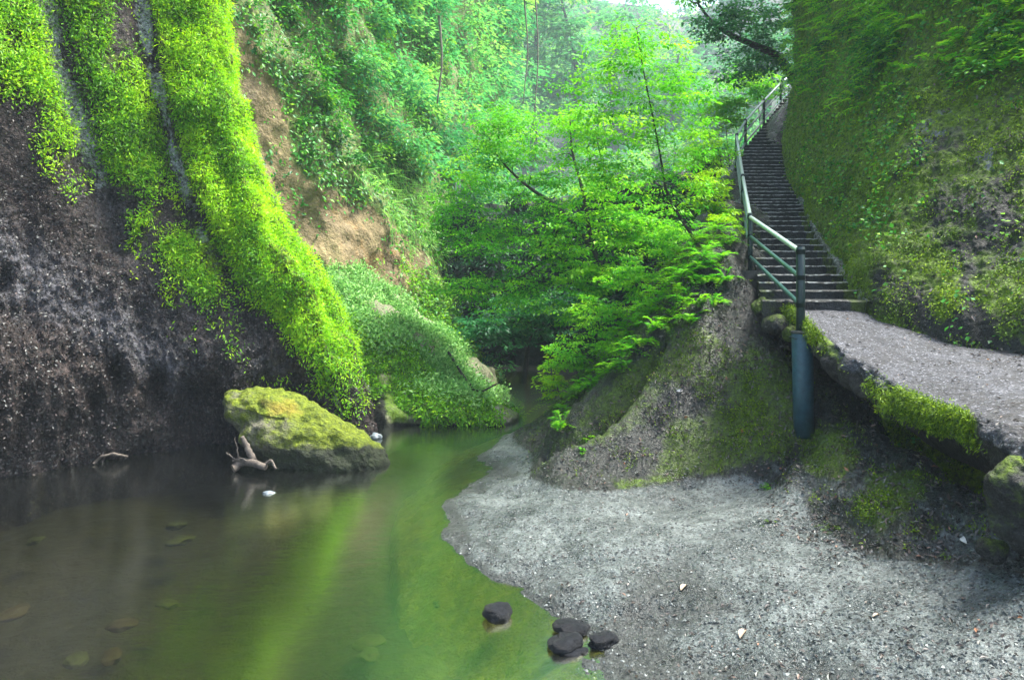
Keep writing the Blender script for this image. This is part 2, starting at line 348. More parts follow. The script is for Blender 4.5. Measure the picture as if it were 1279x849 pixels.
ST1 = [(52,-300),(60,0),(75,80),(108,165),(125,210),(150,300)]
ST2 = [(165,-300),(178,0),(195,100),(217,200),(248,290),(272,335)]
GR2 = [(160,-300),(176,10),(206,180),(238,262),(262,300),(285,340)]
ST3 = [(335,310),(354,340),(392,393),(405,461),(424,520)]
LC = Surf(loft(rows, 420, 640))
px, py = LC.px, LC.py
d1, d2, dg, d3 = seg_dist(px, py, ST1), seg_dist(px, py, ST2), seg_dist(px, py, GR2), seg_dist(px, py, ST3)
LC.disp(0.22 * fbm(LC.G * [0.5, 0.5, 0.25], 3, 1) - 0.25 * np.exp(-(d1 / 22) ** 2) - 0.22 * np.exp(-(dg / 16) ** 2) - 0.15 * np.exp(-(d3 / 12) ** 2))
low = sstep(150, 330, py - 0.55 * np.clip(px, -200, 300))
LC.disp(inside(px, py, [(186,-300),(186,0),(238,225),(330,385),(400,480),(440,430),(330,220),(285,-10),(280,-300)], 12) * 0.22 * fbm(LC.G * [2.2, 2.2, 1.3], 4, 12))
LC.disp(low * 0.10 * fbm(LC.G * [4.5, 4.5, 0.8], 4, 15))
LC.disp(low * (0.16 * fbm(LC.G * [1.6, 1.6, 0.7], 5, 5) + 0.05 * fbm(LC.G * [7, 7, 3.5], 3, 8) + 0.03 * fbm(LC.G * [16, 16, 9], 2, 14)) + 0.03 * fbm(LC.G * 6, 3, 9))
for (hx, hy, hr) in ((145,460,9),(152,475,8),(18,345,9),(200,480,8),(238,515,24),(262,520,26),(195,500,12),(120,505,9)):
    LC.disp(-0.4 * np.exp(-((px - hx) ** 2 + (0.55 * (py - hy)) ** 2) / hr ** 2))
LC.done()
px, py = LC.px, LC.py
B1 = [(172,-300),(186,0),(214,130),(238,225),(268,290),(300,350),(330,385),(365,425),(388,455),(402,488),(420,492),(440,430),(430,372),(385,310),(352,268),(330,220),(312,150),(290,60),(285,-10),(280,-300)]
B2 = [(70,-300),(82,0),(118,130),(135,215),(165,300),(215,330),(258,372),(264,325),(226,235),(202,140),(172,20),(160,-300)]
B3 = [(-900,-300),(-900,20),(-150,80),(0,110),(45,150),(82,235),(108,215),(88,130),(66,80),(50,0),(44,-300)]
g1 = inside(px, py, B1, 14) * (1 - 0.75 * sstep(400, 500, py) * (fbm(LC.G * 3, 3, 23) < 0.1)); gt = inside(px, py, [(385,440),(440,430),(452,500),(448,530),(425,525),(405,490)], 10); g2 = inside(px, py, B2, 22); g3 = inside(px, py, B3, 22)
nz = fbm(LC.G * [1.4, 1.4, 0.9], 4, 21)
nzf = fbm(LC.G * [4, 4, 2.5], 3, 22)
moss = np.clip(g1 * 1.0 + g2 * (0.6 + 0.5 * nz) + g3 * (0.5 + 0.5 * nz), 0, 1)
sparse = inside(px, py, [(150,250),(280,300),(300,430),(400,500),(380,540),(330,470),(250,420),(170,330)], 25) * np.clip(nz * 1.2, 0, 1)
LC.build('cliff', M['cliff'], {
    'moss': np.clip(moss * 0.8 + sparse * 0.6, 0, 1),
    'pale': np.clip(np.exp(-((d1 + 5 * nz) / (14 + 4 * nzf)) ** 2) * 1.0 * sstep(290, 170, py + 30 * nzf) + 1.0 * np.exp(-((d2 + 3 * nz) / 9) ** 2) * (0.7 + 0.5 * nzf) + 0.9 * np.exp(-(d3 / 6) ** 2), 0, 1) * 0.95,
    'gray': 0.8 * inside(px, py, [(-400,200),(0,270),(90,330),(180,400),(240,450),(240,500),(150,450),(60,400),(0,390),(-400,380)], 40) + 0.35 * inside(px, py, [(90,150),(160,230),(260,340),(330,420),(400,500),(300,480),(180,380),(80,250)], 35)})  # main patch paints a grey sheen into the dark rock colour
structure(bpy.data.objects['cliff'], label='dark wet pitted cliff rising from the water, lime green growth down its ridges', cat='cliff')

def tufts(surf, dens, n, L, Wd, out=0.5, down=0.5, spread=0.6, k=6, rad=0.05, tint=(0.5, 0.25), zt=0.0, patch=None):
    """small fronds in clumps of k leaves growing off a surface"""
    p, nr = surf.scatter(dens, n); 
    base = rng.normal(tint[0], tint[1], n)
    if patch: base = base + patch[1] * fbm(p * patch[0], 3, 77)
    d0 = unit(nr * out + np.array([0, 0, -down]) + rand_dir(n) * spread)
    P_ = np.repeat(p, k, 0) + rng.normal(size=(n * k, 3)) * rad + np.repeat(nr, k, 0) * rng.random((n * k, 1)) * rad * 1.5
    D = unit(np.repeat(d0, k, 0) + rand_dir(n * k) * 0.55)
    Nn = unit(np.repeat(nr, k, 0) + np.array([0, 0, 0.6]) + rand_dir(n * k) * 0.5)
    s = rng.uniform(0.6, 1.25, n * k)
    V, F = leaf_quads(P_, D, Nn, L * s, Wd * s)
    T = np.clip(np.repeat(base, k) + rng.normal(0, 0.12, n * k), 0, 1)
    return V, F, T
def fronds(pos, outd, n, k, length, L, Wd, tint, droop=0.5, rise=0.35):
    """arching stems with paired leaflets: pos n x 3, outward directions"""
    d = unit(outd + np.array([0, 0, rise]) + rand_dir(n) * 0.45); ln = length * rng.uniform(0.6, 1.3, n)
    t = np.linspace(0.12, 1, k); c = pos[:, None] + d[:, None] * (ln[:, None] * t)[..., None] + np.array([0, 0, -1.0]) * (droop * ln[:, None] * t ** 2)[..., None]
    sd_ = unit(np.cross(d, [0, 0, 1.0])); tp = np.sin(np.clip(t * 1.1 + 0.15, 0, 1.3) * 2.2)[None, :].clip(0.25, 1)
    out = []
    for sgn in (-1, 1):
        D = unit(sd_[:, None] * sgn + d[:, None] * 0.5 + rng.normal(0, 0.12, c.shape)).reshape(-1, 3)
        s = (tp * np.ones((n, 1))).ravel() * rng.uniform(0.8, 1.2, n * k)
        V, F = leaf_quads(c.reshape(-1, 3), D, unit(np.tile([0, 0, 1.0], (n * k, 1)) + rand_dir(n * k) * 0.25), L * s, Wd * s)
        out.append((V, F, np.clip(np.repeat(rng.normal(*tint, n), k) + rng.normal(0, .07, n * k), 0, 1)))
    return out
fp, fn = LC.scatter(np.clip(g1 * 1.2 + 0.55 * g2 * np.clip(0.3 + 1.5 * nz, 0, 1), 0, 1) * (1 - 0.9 * np.exp(-(d2 / 15) ** 2)), 2600)
LF = fronds(fp, fn * 0.8 + [0, 0, -0.3], 2600, 8, 0.20, 0.055, 0.017, (0.7, 0.15), 0.5, 0.1)
ridge_light = [(270,-300),(282,60),(300,150),(330,240),(370,300),(415,360),(450,430)]
o = leaves_obj('grass', [tufts(LC, g1 * np.clip(1.05 - np.exp(-(d3 / 11) ** 2) - np.exp(-(d2 / 15) ** 2) - 0.9 * np.exp(-(dg / 12) ** 2), 0, 1), 24000, 0.07, 0.022, 0.55, 0.45, 0.6, 6, 0.05, (0.78, 0.2), patch=(2.4, 0.50))] + LF, M['lv_bright'])
tag(o, 'bright lime green hanging grass down the cliff ridge', 'grass', kind='stuff')
dd = np.clip((g2 * np.clip(0.62 + 1.1 * nz + 0.8 * nzf, 0, 1) + g3 * np.clip(0.5 + 1.1 * nz + 0.8 * nzf, 0, 1) + sparse * 0.35 + 0.4 * gt * np.clip(0.4 + nzf, 0, 1)) * (1 - np.exp(-(d1 / 17) ** 2)) * (1 - 0.95 * np.exp(-(d2 / 17) ** 2)), 0, 1)
o = leaves_obj('ferns_and_moss', [tufts(LC, dd, 11000, 0.07, 0.022, 0.5, 0.35, 0.6, 6, 0.06, (0.6, 0.22), patch=(1.8, 0.5))], M['lv_bright'])
tag(o, 'yellow green fern growth in patches on upper cliff face', 'ferns', kind='stuff')

M['crust'] = leaf_mat('dark crust', [(0, (0.008, 0.007, 0.007)), (0.5, (0.042, 0.029, 0.026)), (1, (0.115, 0.085, 0.078))], 0.0, 0.05)
cr = np.clip(low + 0.3, 0, 1) * (1 - 0.9 * g1) * (1 - 0.5 * g2)
def crust(surf, dens, n, L, tint, k=3):
    p, nr = surf.scatter(dens, n); p = np.repeat(p, k, 0) + rng.normal(0, L * .8, (n * k, 3)); nr = np.repeat(nr, k, 0); N2 = n * k
    D = unit(rand_dir(N2) * 0.8 + nr * 0.35 + [0, 0, -0.35]); sc = rng.uniform(0.5, 1.4, N2)
    V, F = leaf_quads(p - nr * L * .2, D, unit(nr + rand_dir(N2) * 0.6), L * sc, L * 0.55 * sc); return V, F, np.clip(rng.beta(1.3, 2.8, N2) * tint * 2 + 0.15 * fbm(p * 1.3, 2, 5), 0, 1)
o = leaves_obj('rock_chips', [crust(LC, cr, 26000, 0.04, 0.62)], M['crust'])  # small chips in rock tints, added to roughen the cliff with self-shadow
tag(o, 'rough brown black chips added for relief on the lower cliff', 'rock chips', kind='stuff')
# ------------------------------------------------------------------ green mound beyond the boulder
rows = [
 [(300,290,19.5),(420,328,19.5),(500,372,19.6),(560,415,19.2),(606,452,18),(630,470,21)],
 [(330,345,17),(430,370,17),(500,400,17.1),(560,447,17),(605,484,16.6),(632,485,20)],
 [(370,400,15.2),(440,418,15.2),(510,452,15.3),(570,487,15.3),(620,505,15.2),(640,500,19)],
 [(400,480,13.9),(450,483,13.9),(520,498,14),(580,510,14.1),(638,512,14.4),(654,515,18)],
 [(400,541,13.1),(455,537,13.2),(525,533,13.5),(585,532,13.6),(648,530,13.8),(665,529,17)],
 [(400,600,13.1),(455,595,13.2),(525,592,13.5),(585,590,13.6),(648,588,13.8),(665,585,17)]]
MD = Surf(loft(rows, 260, 340))
px, py = MD.px, MD.py
foldm = [(455,560),(452,480),(430,400)]; gul = [(480,540),(470,470),(455,400)]; gul2 = [(520,540),(500,480)]
MD.disp(0.22 * fbm(MD.G * 0.7, 4, 31) + 0.12 * fbm(MD.G * [1.8, 1.8, 1.0], 4, 37) + 0.07 * fbm(MD.G * [3, 3, 1.5], 4, 33) + 0.22 * np.exp(-(seg_dist(px, py, foldm) / 9) ** 2) - 0.28 * np.exp(-(seg_dist(px, py, [(468,545),(462,480),(450,440)]) / 8) ** 2) - 0.2 * np.exp(-(seg_dist(px, py, gul2) / 16) ** 2))
MD.disp(-0.3 * sstep(515, 530, py) * sstep(480, 500, px))
MD.done(); px, py = MD.px, MD.py
nz = fbm(MD.G * 1.2, 4, 41)
mossm = np.clip(0.32 + inside(px, py, [(500,460),(560,470),(640,480),(655,530),(440,530),(440,380),(480,430)], 20) * 0.6 + 0.5 * nz, 0, 1)
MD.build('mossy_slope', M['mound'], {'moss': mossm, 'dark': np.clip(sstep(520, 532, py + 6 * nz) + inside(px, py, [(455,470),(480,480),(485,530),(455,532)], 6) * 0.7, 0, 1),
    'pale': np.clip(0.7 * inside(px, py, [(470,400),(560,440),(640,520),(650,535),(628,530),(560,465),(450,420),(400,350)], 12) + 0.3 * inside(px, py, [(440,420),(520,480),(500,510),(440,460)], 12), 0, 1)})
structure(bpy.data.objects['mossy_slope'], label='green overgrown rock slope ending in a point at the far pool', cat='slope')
dm = np.clip(inside(px, py, [(380,290),(430,320),(500,365),(560,415),(610,462),(625,500),(560,505),(500,470),(440,410),(380,340)], 15) * (0.5 + 1.4 * nz + 0.5 * fbm(MD.G * 3, 3, 44)) , 0, 1)
o = leaves_obj('herbs', [tufts(MD, dm * 1.0, 4600, 0.10, 0.045, 0.6, 0.1, 0.7, 7, 0.09, (0.55, 0.2))], M['lv_pale'])
tag(o, 'pale green herbs covering the slope above the far water', 'herbs', kind='stuff')
dm = np.clip(inside(px, py, [(415,380),(450,400),(500,455),(560,500),(640,505),(650,528),(520,522),(480,505),(430,470)], 10) * (0.5 + 1.3 * nz) + 0.6 * inside(px, py, [(430,395),(480,400),(570,470),(560,500),(480,480),(440,450)], 12) * np.clip(0.6 - nz, 0, 1), 0, 1) * (1 - 0.8 * inside(px, py, [(463,490),(490,500),(490,530),(463,532)], 5))
o = leaves_obj('moss', [tufts(MD, dm, 7000, 0.08, 0.035, 0.5, 0.5, 0.5, 6, 0.05, (0.40, 0.2))], M['lv_bright'])
tag(o, 'soft green moss along the foot of the far slope', 'moss', kind='stuff')

# ------------------------------------------------------------------ bare brown cliff behind, hung with plants
rows = [
 [(180,-420,19),(300,-420,21),(430,-420,34),(540,-420,52),(620,-420,75),(680,-420,100)],
 [(200,-150,17.5),(320,-150,19.5),(440,-150,29),(540,-150,44),(625,-150,65),(670,-150,90)],
 [(220,50,17),(330,50,18.5),(440,50,25),(535,50,36),(610,50,55),(650,50,80)],
 [(240,200,16.8),(340,200,18),(440,200,21.5),(520,200,28),(580,200,40),(610,200,60)],
 [(270,330,16.8),(370,330,18),(450,330,19.2),(520,330,23),(565,330,28),(600,330,40)],
 [(310,470,18.5),(400,470,18.8),(470,470,19.6),(545,470,21),(596,470,23),(625,470,31)],
 [(320,600,18.5),(400,600,19),(470,600,19.8),(545,600,21.2),(620,600,23),(640,600,31)]]
BC = Surf(loft(rows, 300, 340))
BC.disp(0.7 * fbm(BC.G * 0.35, 4, 51) + 0.1 * fbm(BC.G * [2, 2, 1], 4, 53)); BC.done()
px, py = BC.px, BC.py
brown = inside(px, py, [(262,20),(305,28),(332,85),(356,135),(366,200),(388,232),(425,245),(465,262),(505,292),(535,322),(525,390),(470,375),(400,330),(350,290),(308,200),(280,110)], 9)
nz = fbm(BC.G * 0.8, 4, 55)
brown_w = inside(px, py, [(235,-10),(295,-5),(332,70),(356,140),(368,195),(400,225),(450,245),(500,275),(545,310),(560,400),(480,400),(400,350),(330,300),(250,110)], 5)
BC.build('bare_cliff', M['bare'], {'moss': np.clip((1 - brown) * 0.8 + 0.25 * nz, 0, 1), 'orange': inside(px, py, [(410,255),(470,290),(525,320),(540,400),(480,370),(420,310)], 15) * 0.22})
structure(bpy.data.objects['bare_cliff'], label='brown bare earth cliff with plants hanging over its top', cat='cliff')

def clumps(surf, dens, n, k, rad, L, Wd, tint=(0.5, 0.2), flat=0.75, off=0.6, hang=0.3, frame=(-160, 1440, -260, 1000), yref=None):
    """rounded clumps of leaves standing proud of the surface"""
    p, nr = surf.scatter(dens, n, frame)
    r = rad * rng.uniform(0.5, 1.3, n); q_ = np.ones(n) if yref is None else p[:, 1] / yref; r = r * q_; c = p + nr * (r * off)[:, None]
    u = rand_dir(n * k); u[:, 2] = np.where(rng.random(n * k) < 0.7, np.abs(u[:, 2]), u[:, 2])
    rr = np.repeat(r, k)[:, None] * rng.uniform(0.55, 1.0, (n * k, 1))
    pos = np.repeat(c, k, 0) + u * rr * np.array([1, 1, flat])
    D = unit(u * np.array([1, 1, 0.3]) + np.array([0, 0, -hang]) + rand_dir(n * k) * 0.45)
    Nn = unit(u * 0.6 + np.array([0, 0, 0.8]) + rand_dir(n * k) * 0.35)
    s = rng.uniform(0.6, 1.3, n * k) * np.repeat(q_, k)
    V, F = leaf_quads(pos, D, Nn, L * s, Wd * s)
    T = np.clip(np.repeat(rng.normal(tint[0], tint[1], n), k) + rng.normal(0, 0.1, n * k), 0, 1)
    return V, F, T
far_b = seg_dist(px, py, [(290,30),(318,90),(343,150),(358,210),(395,258),(450,285),(510,320),(535,370)])
veg = sstep(50, 66, far_b) * (1 - brown_w) * np.clip(0.55 + nz, 0.1, 1)
o = leaves_obj('creepers', [clumps(BC, veg * (px < 560), 520, 120, 0.45, 0.13, 0.08, (0.45, 0.22)), tufts(BC, np.clip((1 - brown) + 0.04 + 0.22 * (nz > 0.3), 0, 1), 11000, 0.14, 0.075, 0.5, 0.4, 0.5, 5, 0.12, (0.45, 0.2))], M['lv_ivy'])
tag(o, 'dense leafy creepers hanging over the brown cliff', 'creepers', kind='stuff')
o = leaves_obj('hanging_foliage', [clumps(BC, veg * sstep(85, 105, far_b) * (px > 330), 620, 110, 0.85, 0.2, 0.09, (0.5, 0.24), yref=24), tufts(BC, inside(px, py, [(440,190),(540,200),(560,330),(500,300)], 20), 350, 0.55, 0.03, 0.6, 0.7, 0.5, 6, 0.1, (0.9, 0.1))], M['lv_far'])
tag(o, 'bluish green foliage hanging from the upper gorge side', 'foliage', kind='stuff')
yg = inside(px, py, [(500,330),(560,360),(620,430),(640,520),(600,470),(520,400)], 12)
o = leaves_obj('yellow_moss', [tufts(BC, yg, 2500, 0.12, 0.06, 0.5, 0.4, 0.5, 6, 0.1, (0.35, 0.2))], M['lv_bright'])
tag(o, 'yellow green moss strip at the foot of the brown cliff', 'moss', kind='stuff')

# ------------------------------------------------------------------ dark back wall of the bend and far hills
rows = [[(540,260,27),(620,255,27),(700,250,26.5),(780,240,26),(900,200,27)],
        [(550,360,25.5),(620,350,25.2),(700,340,24.8),(780,330,24.5),(900,300,25)],
        [(560,440,25),(620,430,24.5),(700,420,24),(780,410,23.5),(900,390,24)],
        [(560,560,25.5),(620,560,25),(700,560,24),(780,560,23),(900,560,23)]]
BW = Surf(loft(rows, 120, 160)); BW.disp(0.8 * fbm(BW.G * 0.5, 4, 61) + 0.1 * fbm(BW.G * 2.5, 3, 63)); BW.done()
structure(BW.build('shaded_cliff', M['dark'], {}), label='dark shaded rock wall closing the gorge behind the trees', cat='cliff')
dn = np.clip(0.15 + 0.8 * fbm(BW.G * 0.6, 3, 64) + sstep(470, 380, BW.py), 0, 1)
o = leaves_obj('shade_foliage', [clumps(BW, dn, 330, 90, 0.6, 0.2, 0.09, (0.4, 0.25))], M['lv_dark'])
tag(o, 'dark green foliage on the shaded wall at the river bend', 'foliage', kind='stuff')
rows = [[(-300,60,270),(300,50,270),(560,-30,260),(700,-12,255),(790,8,252),(860,16,250),(930,-10,245),(1000,-30,240),(1400,-60,240)],
        [(-300,150,200),(300,120,200),(560,120,190),(700,130,180),(790,128,178),(860,120,175),(930,112,172),(1000,100,170),(1400,90,170)],
        [(-300,260,130),(300,240,130),(560,230,120),(700,230,115),(790,222,112),(860,210,110),(930,196,105),(1000,180,100),(1400,150,100)],
        [(-300,360,36),(300,330,35),(560,300,33),(700,290,32),(790,280,32),(860,270,31),(930,255,31),(1000,240,31),(1400,230,32)],
        [(-300,560,34),(300,560,33),(560,560,31),(700,560,30),(790,560,30),(860,560,29),(930,560,29),(1000,560,29),(1400,560,30)]]
FH = Surf(loft(rows, 150, 300)); FH.disp(2.0 * fbm(FH.G * 0.08, 4, 71)); FH.done()
structure(FH.build('far_hills', M['dark'], {}), label='hazy wooded hillside far up the valley', cat='hillside')
fr = (380, 1060, -90, 420)
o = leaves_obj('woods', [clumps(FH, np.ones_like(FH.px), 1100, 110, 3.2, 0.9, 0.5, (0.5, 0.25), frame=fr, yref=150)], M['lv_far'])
tag(o, 'hazy pale green woods covering the far hillside', 'woods', kind='stuff')

# ------------------------------------------------------------------ right bank terrain: bedrock shelf rising into the slope
cp = []
shore = [(655,534),(640,538),(600,570),(578,600),(560,625),(545,650),(570,692),(620,728),(690,775),(745,806),(722,830),(708,860),(690,930)]
for (a, b) in shore:
    q = PZ(a, b, 0.0); cp.append(tuple(q)); cp.append((q[0] - 0.7, q[1] + 0.1, -0.32)); cp.append((q[0] - 2.4, q[1] + 0.3, -1.1)); cp.append((q[0] - 5.0, q[1] + 0.3, -1.9))
for a, b, z in [(660,598,.10),(630,620,.10),(640,655,.17),(700,660,.22),(700,720,.13),(800,700,.27),(800,780,.10),(800,840,.06),(900,640,.36),(900,720,.33),(900,800,.18),(1000,700,.46),
                (1000,800,.33),(1000,849,.26),(1150,760,.58),(1150,849,.48),(1279,760,.78),(1279,849,.68),(1500,860,.9),(1100,1100,.5),(800,1100,.1),
                (707,613,.17),(760,614,.24),(834,603,.30),(930,596,.42),(965,612,.44),(1015,652,.48),(1080,692,.52),(1180,708,.66),(1279,714,.8),(1450,740,1.0)]:
    cp.append(tuple(PZ(a, b, z)))
for a, b, d in [(1000,540,9.0),(900,520,9.5),(850,450,10.2),(780,540,9.9),(700,572,10.2),(668,572,10.7),(725,490,11.9),(694,515,12.2),(663,532,12.7),(765,443,12),(800,402,12.1),(846,345,11.7),(898,285,12.7),(862,362,11.0),(890,335,11.2),(914,322,11.6),(880,385,10.6),(912,292,12.6),(914,258,14.8),
                (930,358,10.8),(900,400,10.6),(950,425,9.8),(975,470,9.4),(945,500,9.3),(925,300,14.5),(920,250,17.5),(915,215,20),(928,192,22),(950,165,24.5),(974,140,27),(995,120,30),
                (1035,510,9.0),(1100,540,8.1),(1170,578,7.1),(1230,615,6.2),(1400,660,5.4)]:
    cp.append(tuple(P(a, b, d)))
WF = [(984,206,20.5),(985,222,19.0),(998,255,17.2),(1021,302,14.3),(1052,345,11.8),(1085,389,9.5),(1130,408,8.9),(1190,427,8.2),(1279,440,7.5),(1450,478,6.3),(1800,580,4.8)]
for a, b, d in WF: q = P(a, b, d); cp.append((q[0], q[1], q[2] - (0.55 if d > 9.2 else 1.7))); cp.append((q[0] + 1.5, q[1] + 0.3, q[2] - 0.3))
for a, b, d in [(940,345,11.8),(960,388,9.7),(1010,345,11.8),(980,300,14.3),(965,255,17.3)]:
    q = P(a, b, d); cp.append((q[0], q[1], q[2] - 0.5))
for a, d, z in [(690,15,0.0),(760,15.5,1.2),(820,16,2.3),(870,18,3.2),(690,20,-0.6),(780,21,0.8),(850,24,2.5),(900,27,5),(660,28,-1),(800,30,1.5),(950,32,8)]:
    q = P(a, HZ, d); cp.append((q[0], q[1], z))
for a, b, d in [(1050,510,9.0),(1100,540,8.1),(1170,578,7.1),(1230,615,6.2)]:
    q = P(a, b, d); cp.append((q[0] + .35, q[1] + .8, q[2] - 0.35)); cp.append((q[0] + .8, q[1] + 1.6, q[2] - 0.45))
cp = np.array(cp)
def tps_fit(C, lam=0.004):
    n = len(C); X = C[:, :2]; r = np.linalg.norm(X[:, None] - X[None], axis=-1)
    K = np.where(r > 0, r * r * np.log(r + 1e-12), 0) + lam * np.eye(n)
    Pm = np.c_[np.ones(n), X]; A = np.zeros((n + 3, n + 3)); A[:n, :n] = K; A[:n, n:] = Pm; A[n:, :n] = Pm.T
    return np.linalg.solve(A, np.r_[C[:, 2], 0, 0, 0])
TW = tps_fit(cp)
def terr(x, y):
    x = np.asarray(x, float); y = np.asarray(y, float); z = TW[-3] + TW[-2] * x + TW[-1] * y
    for (cx, cy, _), w in zip(cp, TW[:-3]):
        r2 = (x - cx) ** 2 + (y - cy) ** 2; z = z + w * 0.5 * r2 * np.log(r2 + 1e-9)
    return z
nr_, nc_ = 560, 620
yy = np.geomspace(2.2, 34, nr_)[:, None] * np.ones((1, nc_)); pxx = np.linspace(440, 1500, nc_)[None] * np.ones((nr_, 1))
xx = (pxx - CX) / FPX * yy
zz = np.concatenate([terr(xx[i:i + 40], yy[i:i + 40]) for i in range(0, nr_, 40)])
TG = np.stack([xx, yy, zz], -1)
px, py = proj(TG)
land = sstep(0.05, 0.9, zz)
gr = lambda line, w: np.exp(-(seg_dist(px, py, line) / w) ** 2)
slope0 = inside(px, py, [(640,545),(665,570),(660,600),(707,618),(760,618),(834,608),(930,596),(965,612),(1015,655),(1080,695),(1180,712),(1500,735),(1500,100),(700,100)], 10)
foot = seg_dist(px, py, [(640,590),(656,598),(707,613),(760,614),(834,603),(930,596),(965,612),(1015,652),(1080,692),(1180,708),(1279,714)])
dz = -0.55 * gr([(822,445),(800,489),(767,531),(738,556),(690,580)], 10) + 0.28 * gr([(694,556),(740,520),(790,462),(815,425)], 15) + 0.34 * gr([(700,598),(780,560),(830,490),(877,408)], 30)
dz += -0.22 * gr([(775,442),(740,490),(700,530),(668,552)], 8) - 0.2 * gr([(935,480),(905,540),(860,590)], 16) + 0.14 * gr([(985,520),(960,560),(985,600)], 20)
dz += -0.22 * gr([(1015,500),(1010,560),(960,590)], 14) + 0.15 * gr([(1030,540),(1060,600),(1120,660)], 30)
dz += slope0 * (0.045 * fbm(TG * [5, 3, 3], 4, 181) * 1.0 + 0.035 * fbm(TG * 13, 3, 182))
dz += land * (0.10 * fbm(TG * 1.1, 4, 81)) + 0.035 * fbm(TG * 2.2, 5, 83) + 0.012 * fbm(TG * 9, 3, 85)
dz += (1 - slope0) * land * (0.020 * np.abs(fbm(TG * [3.5, 6, 1], 4, 191)) + 0.008 * fbm(TG * 22, 2, 192))
dz += 0.05 * np.minimum(0, fbm(TG * [1.6, 2.4, 1], 3, 87)) * (1 - land)
TG[..., 2] += dz
TG[..., 2] -= 1.2 * sstep(500, 450, pxx)
TR = Surf(TG, up=(0, 0, 1)); TR.N = normals(TG); TR.N *= np.sign(TR.N[..., 2].mean()); TR.upd(); px, py = TR.px, TR.py
nz = fbm(TR.G * 1.3, 4, 91); nz2 = fbm(TR.G * 4, 4, 92)
SLOPE = [(640,545),(665,570),(660,596),(707,613),(760,614),(834,603),(930,592),(965,606),(1000,620),(1015,652),(1080,692),(1180,708),(1500,730),(1500,100),(700,100)]
slope = inside(px, py, SLOPE, 8)
m1 = inside(px, py, [(940,440),(985,450),(1000,520),(975,570),(935,560),(920,500)], 16) + inside(px, py, [(1000,545),(1050,540),(1075,570),(1050,600),(1010,590)], 12) + inside(px, py, [(1085,595),(1150,585),(1150,620),(1100,660),(1070,640)], 12)
m1 += 0.22 * slope; m1 += 0.6 * inside(px, py, [(690,560),(735,505),(800,450),(880,400),(900,430),(850,470),(800,530),(740,560)], 12) + 0.75 * inside(px, py, [(840,520),(930,520),(945,570),(880,595),(820,590)], 15) + 0.7 * inside(px, py, [(765,600),(850,595),(830,610),(770,616)], 5) + 0.4 * inside(px, py, [(850,400),(950,440),(900,520),(850,480)], 20)
moss_t = np.clip(m1 * (0.85 + 0.35 * nz), 0, 1) * slope
wet = np.clip(inside(px, py, [(780,720),(860,690),(930,760),(830,800),(760,790)], 25) * 0.75 + sstep(0.09, 0.01, TG[..., 2] + 0.03 * nz) + 0.6 * inside(px, py, [(820,800),(900,825),(1080,825),(1100,880),(760,880)], 14) + 0.45 * inside(px, py, [(550,650),(600,690),(700,760),(740,740),(640,680)], 14), 0, 1)
TR.build('rock_bank', M['bank'], {'moss': moss_t, 'earth': np.clip(slope * (1.0 - 0.35 * inside(px, py, [(940,560),(1010,560),(1100,600),(1279,650),(1279,714),(1015,655),(960,600)], 15) + 0.3 * nz), 0, 1), 'wet': wet, 'under': sstep(0.02, -0.05, TG[..., 2]) * 1.4})
structure(bpy.data.objects['rock_bank'], label='speckled grey rock shelf rising to a mossy fluted slope', cat='rock bank')
def surf_z(x, y): return float(terr(np.array([x]), np.array([y]))[0])
def ground_at(pxv, pyv):                            # point of the bank seen at that picture position
    d2_ = ((TR.px - pxv) ** 2 + (TR.py - pyv) ** 2).ravel(); k = np.argmin(np.where(d2_ < max(16.0, d2_.min() * 1.01), TR.G[..., 1].ravel(), 1e9)); return TR.G.reshape(-1, 3)[k], TR.N.reshape(-1, 3)[k]
o = leaves_obj('moss_patches', [tufts(TR, moss_t * np.clip(0.15 + 1.6 * nz2, 0, 1), 7000, 0.028, 0.012, 0.8, -0.1, 0.6, 5, 0.02, (0.5, 0.2))], M['lv_moss'])
tag(o, 'low green moss in patches on the right bank', 'moss', kind='stuff')
o = leaves_obj('slope_crust', [crust(TR, slope * (1 - 0.6 * np.clip(moss_t, 0, 1)), 7000, 0.026, 0.34, 2)], M['crust']); tag(o, 'dark crumbly crust covering the fluted slope', 'crust', kind='stuff')
# leaf litter
lit = np.clip(slope * (0.2 + 0.5 * np.clip(nz2, 0, 1)) + inside(px, py, [(850,300),(925,270),(950,350),(990,450),(900,480),(850,440)], 25) * (0.9 + 0.4 * nz) + 0.8 * inside(px, py, [(690,545),(760,500),(860,460),(900,500),(800,570),(740,590)], 14) * np.clip(nz2 + 0.2, 0, 1) + 0.5 * inside(px, py, [(940,600),(1010,650),(1100,690),(1040,700),(960,650)], 14), 0, 1)
def litter(surf, dens, n, L):
    p, nr = surf.scatter(dens, n); s = rng.uniform(0.5, 1.4, n)
    V, F = leaf_quads(p + nr * 0.012, unit(np.cross(nr, rand_dir(n)) + nr * rng.normal(0, 0.25, (n, 1))), unit(nr + rand_dir(n) * 0.35), L * s, L * 0.42 * s, 0.1)
    return V, F, np.clip(rng.beta(1.7, 2.0, n) * 1.0, 0, 1)
bedm = np.clip((1 - slope) * (TG[..., 2] > 0.04) * (0.3 + np.clip(nz2, 0, 1)), 0, 1)
o = leaves_obj('dead_leaves', [litter(TR, lit, 12000, 0.055), litter(TR, bedm, 1900, 0.04)], M['litter'])
tag(o, 'brown dead leaves strewn over the right slope', 'dead leaves', kind='stuff')
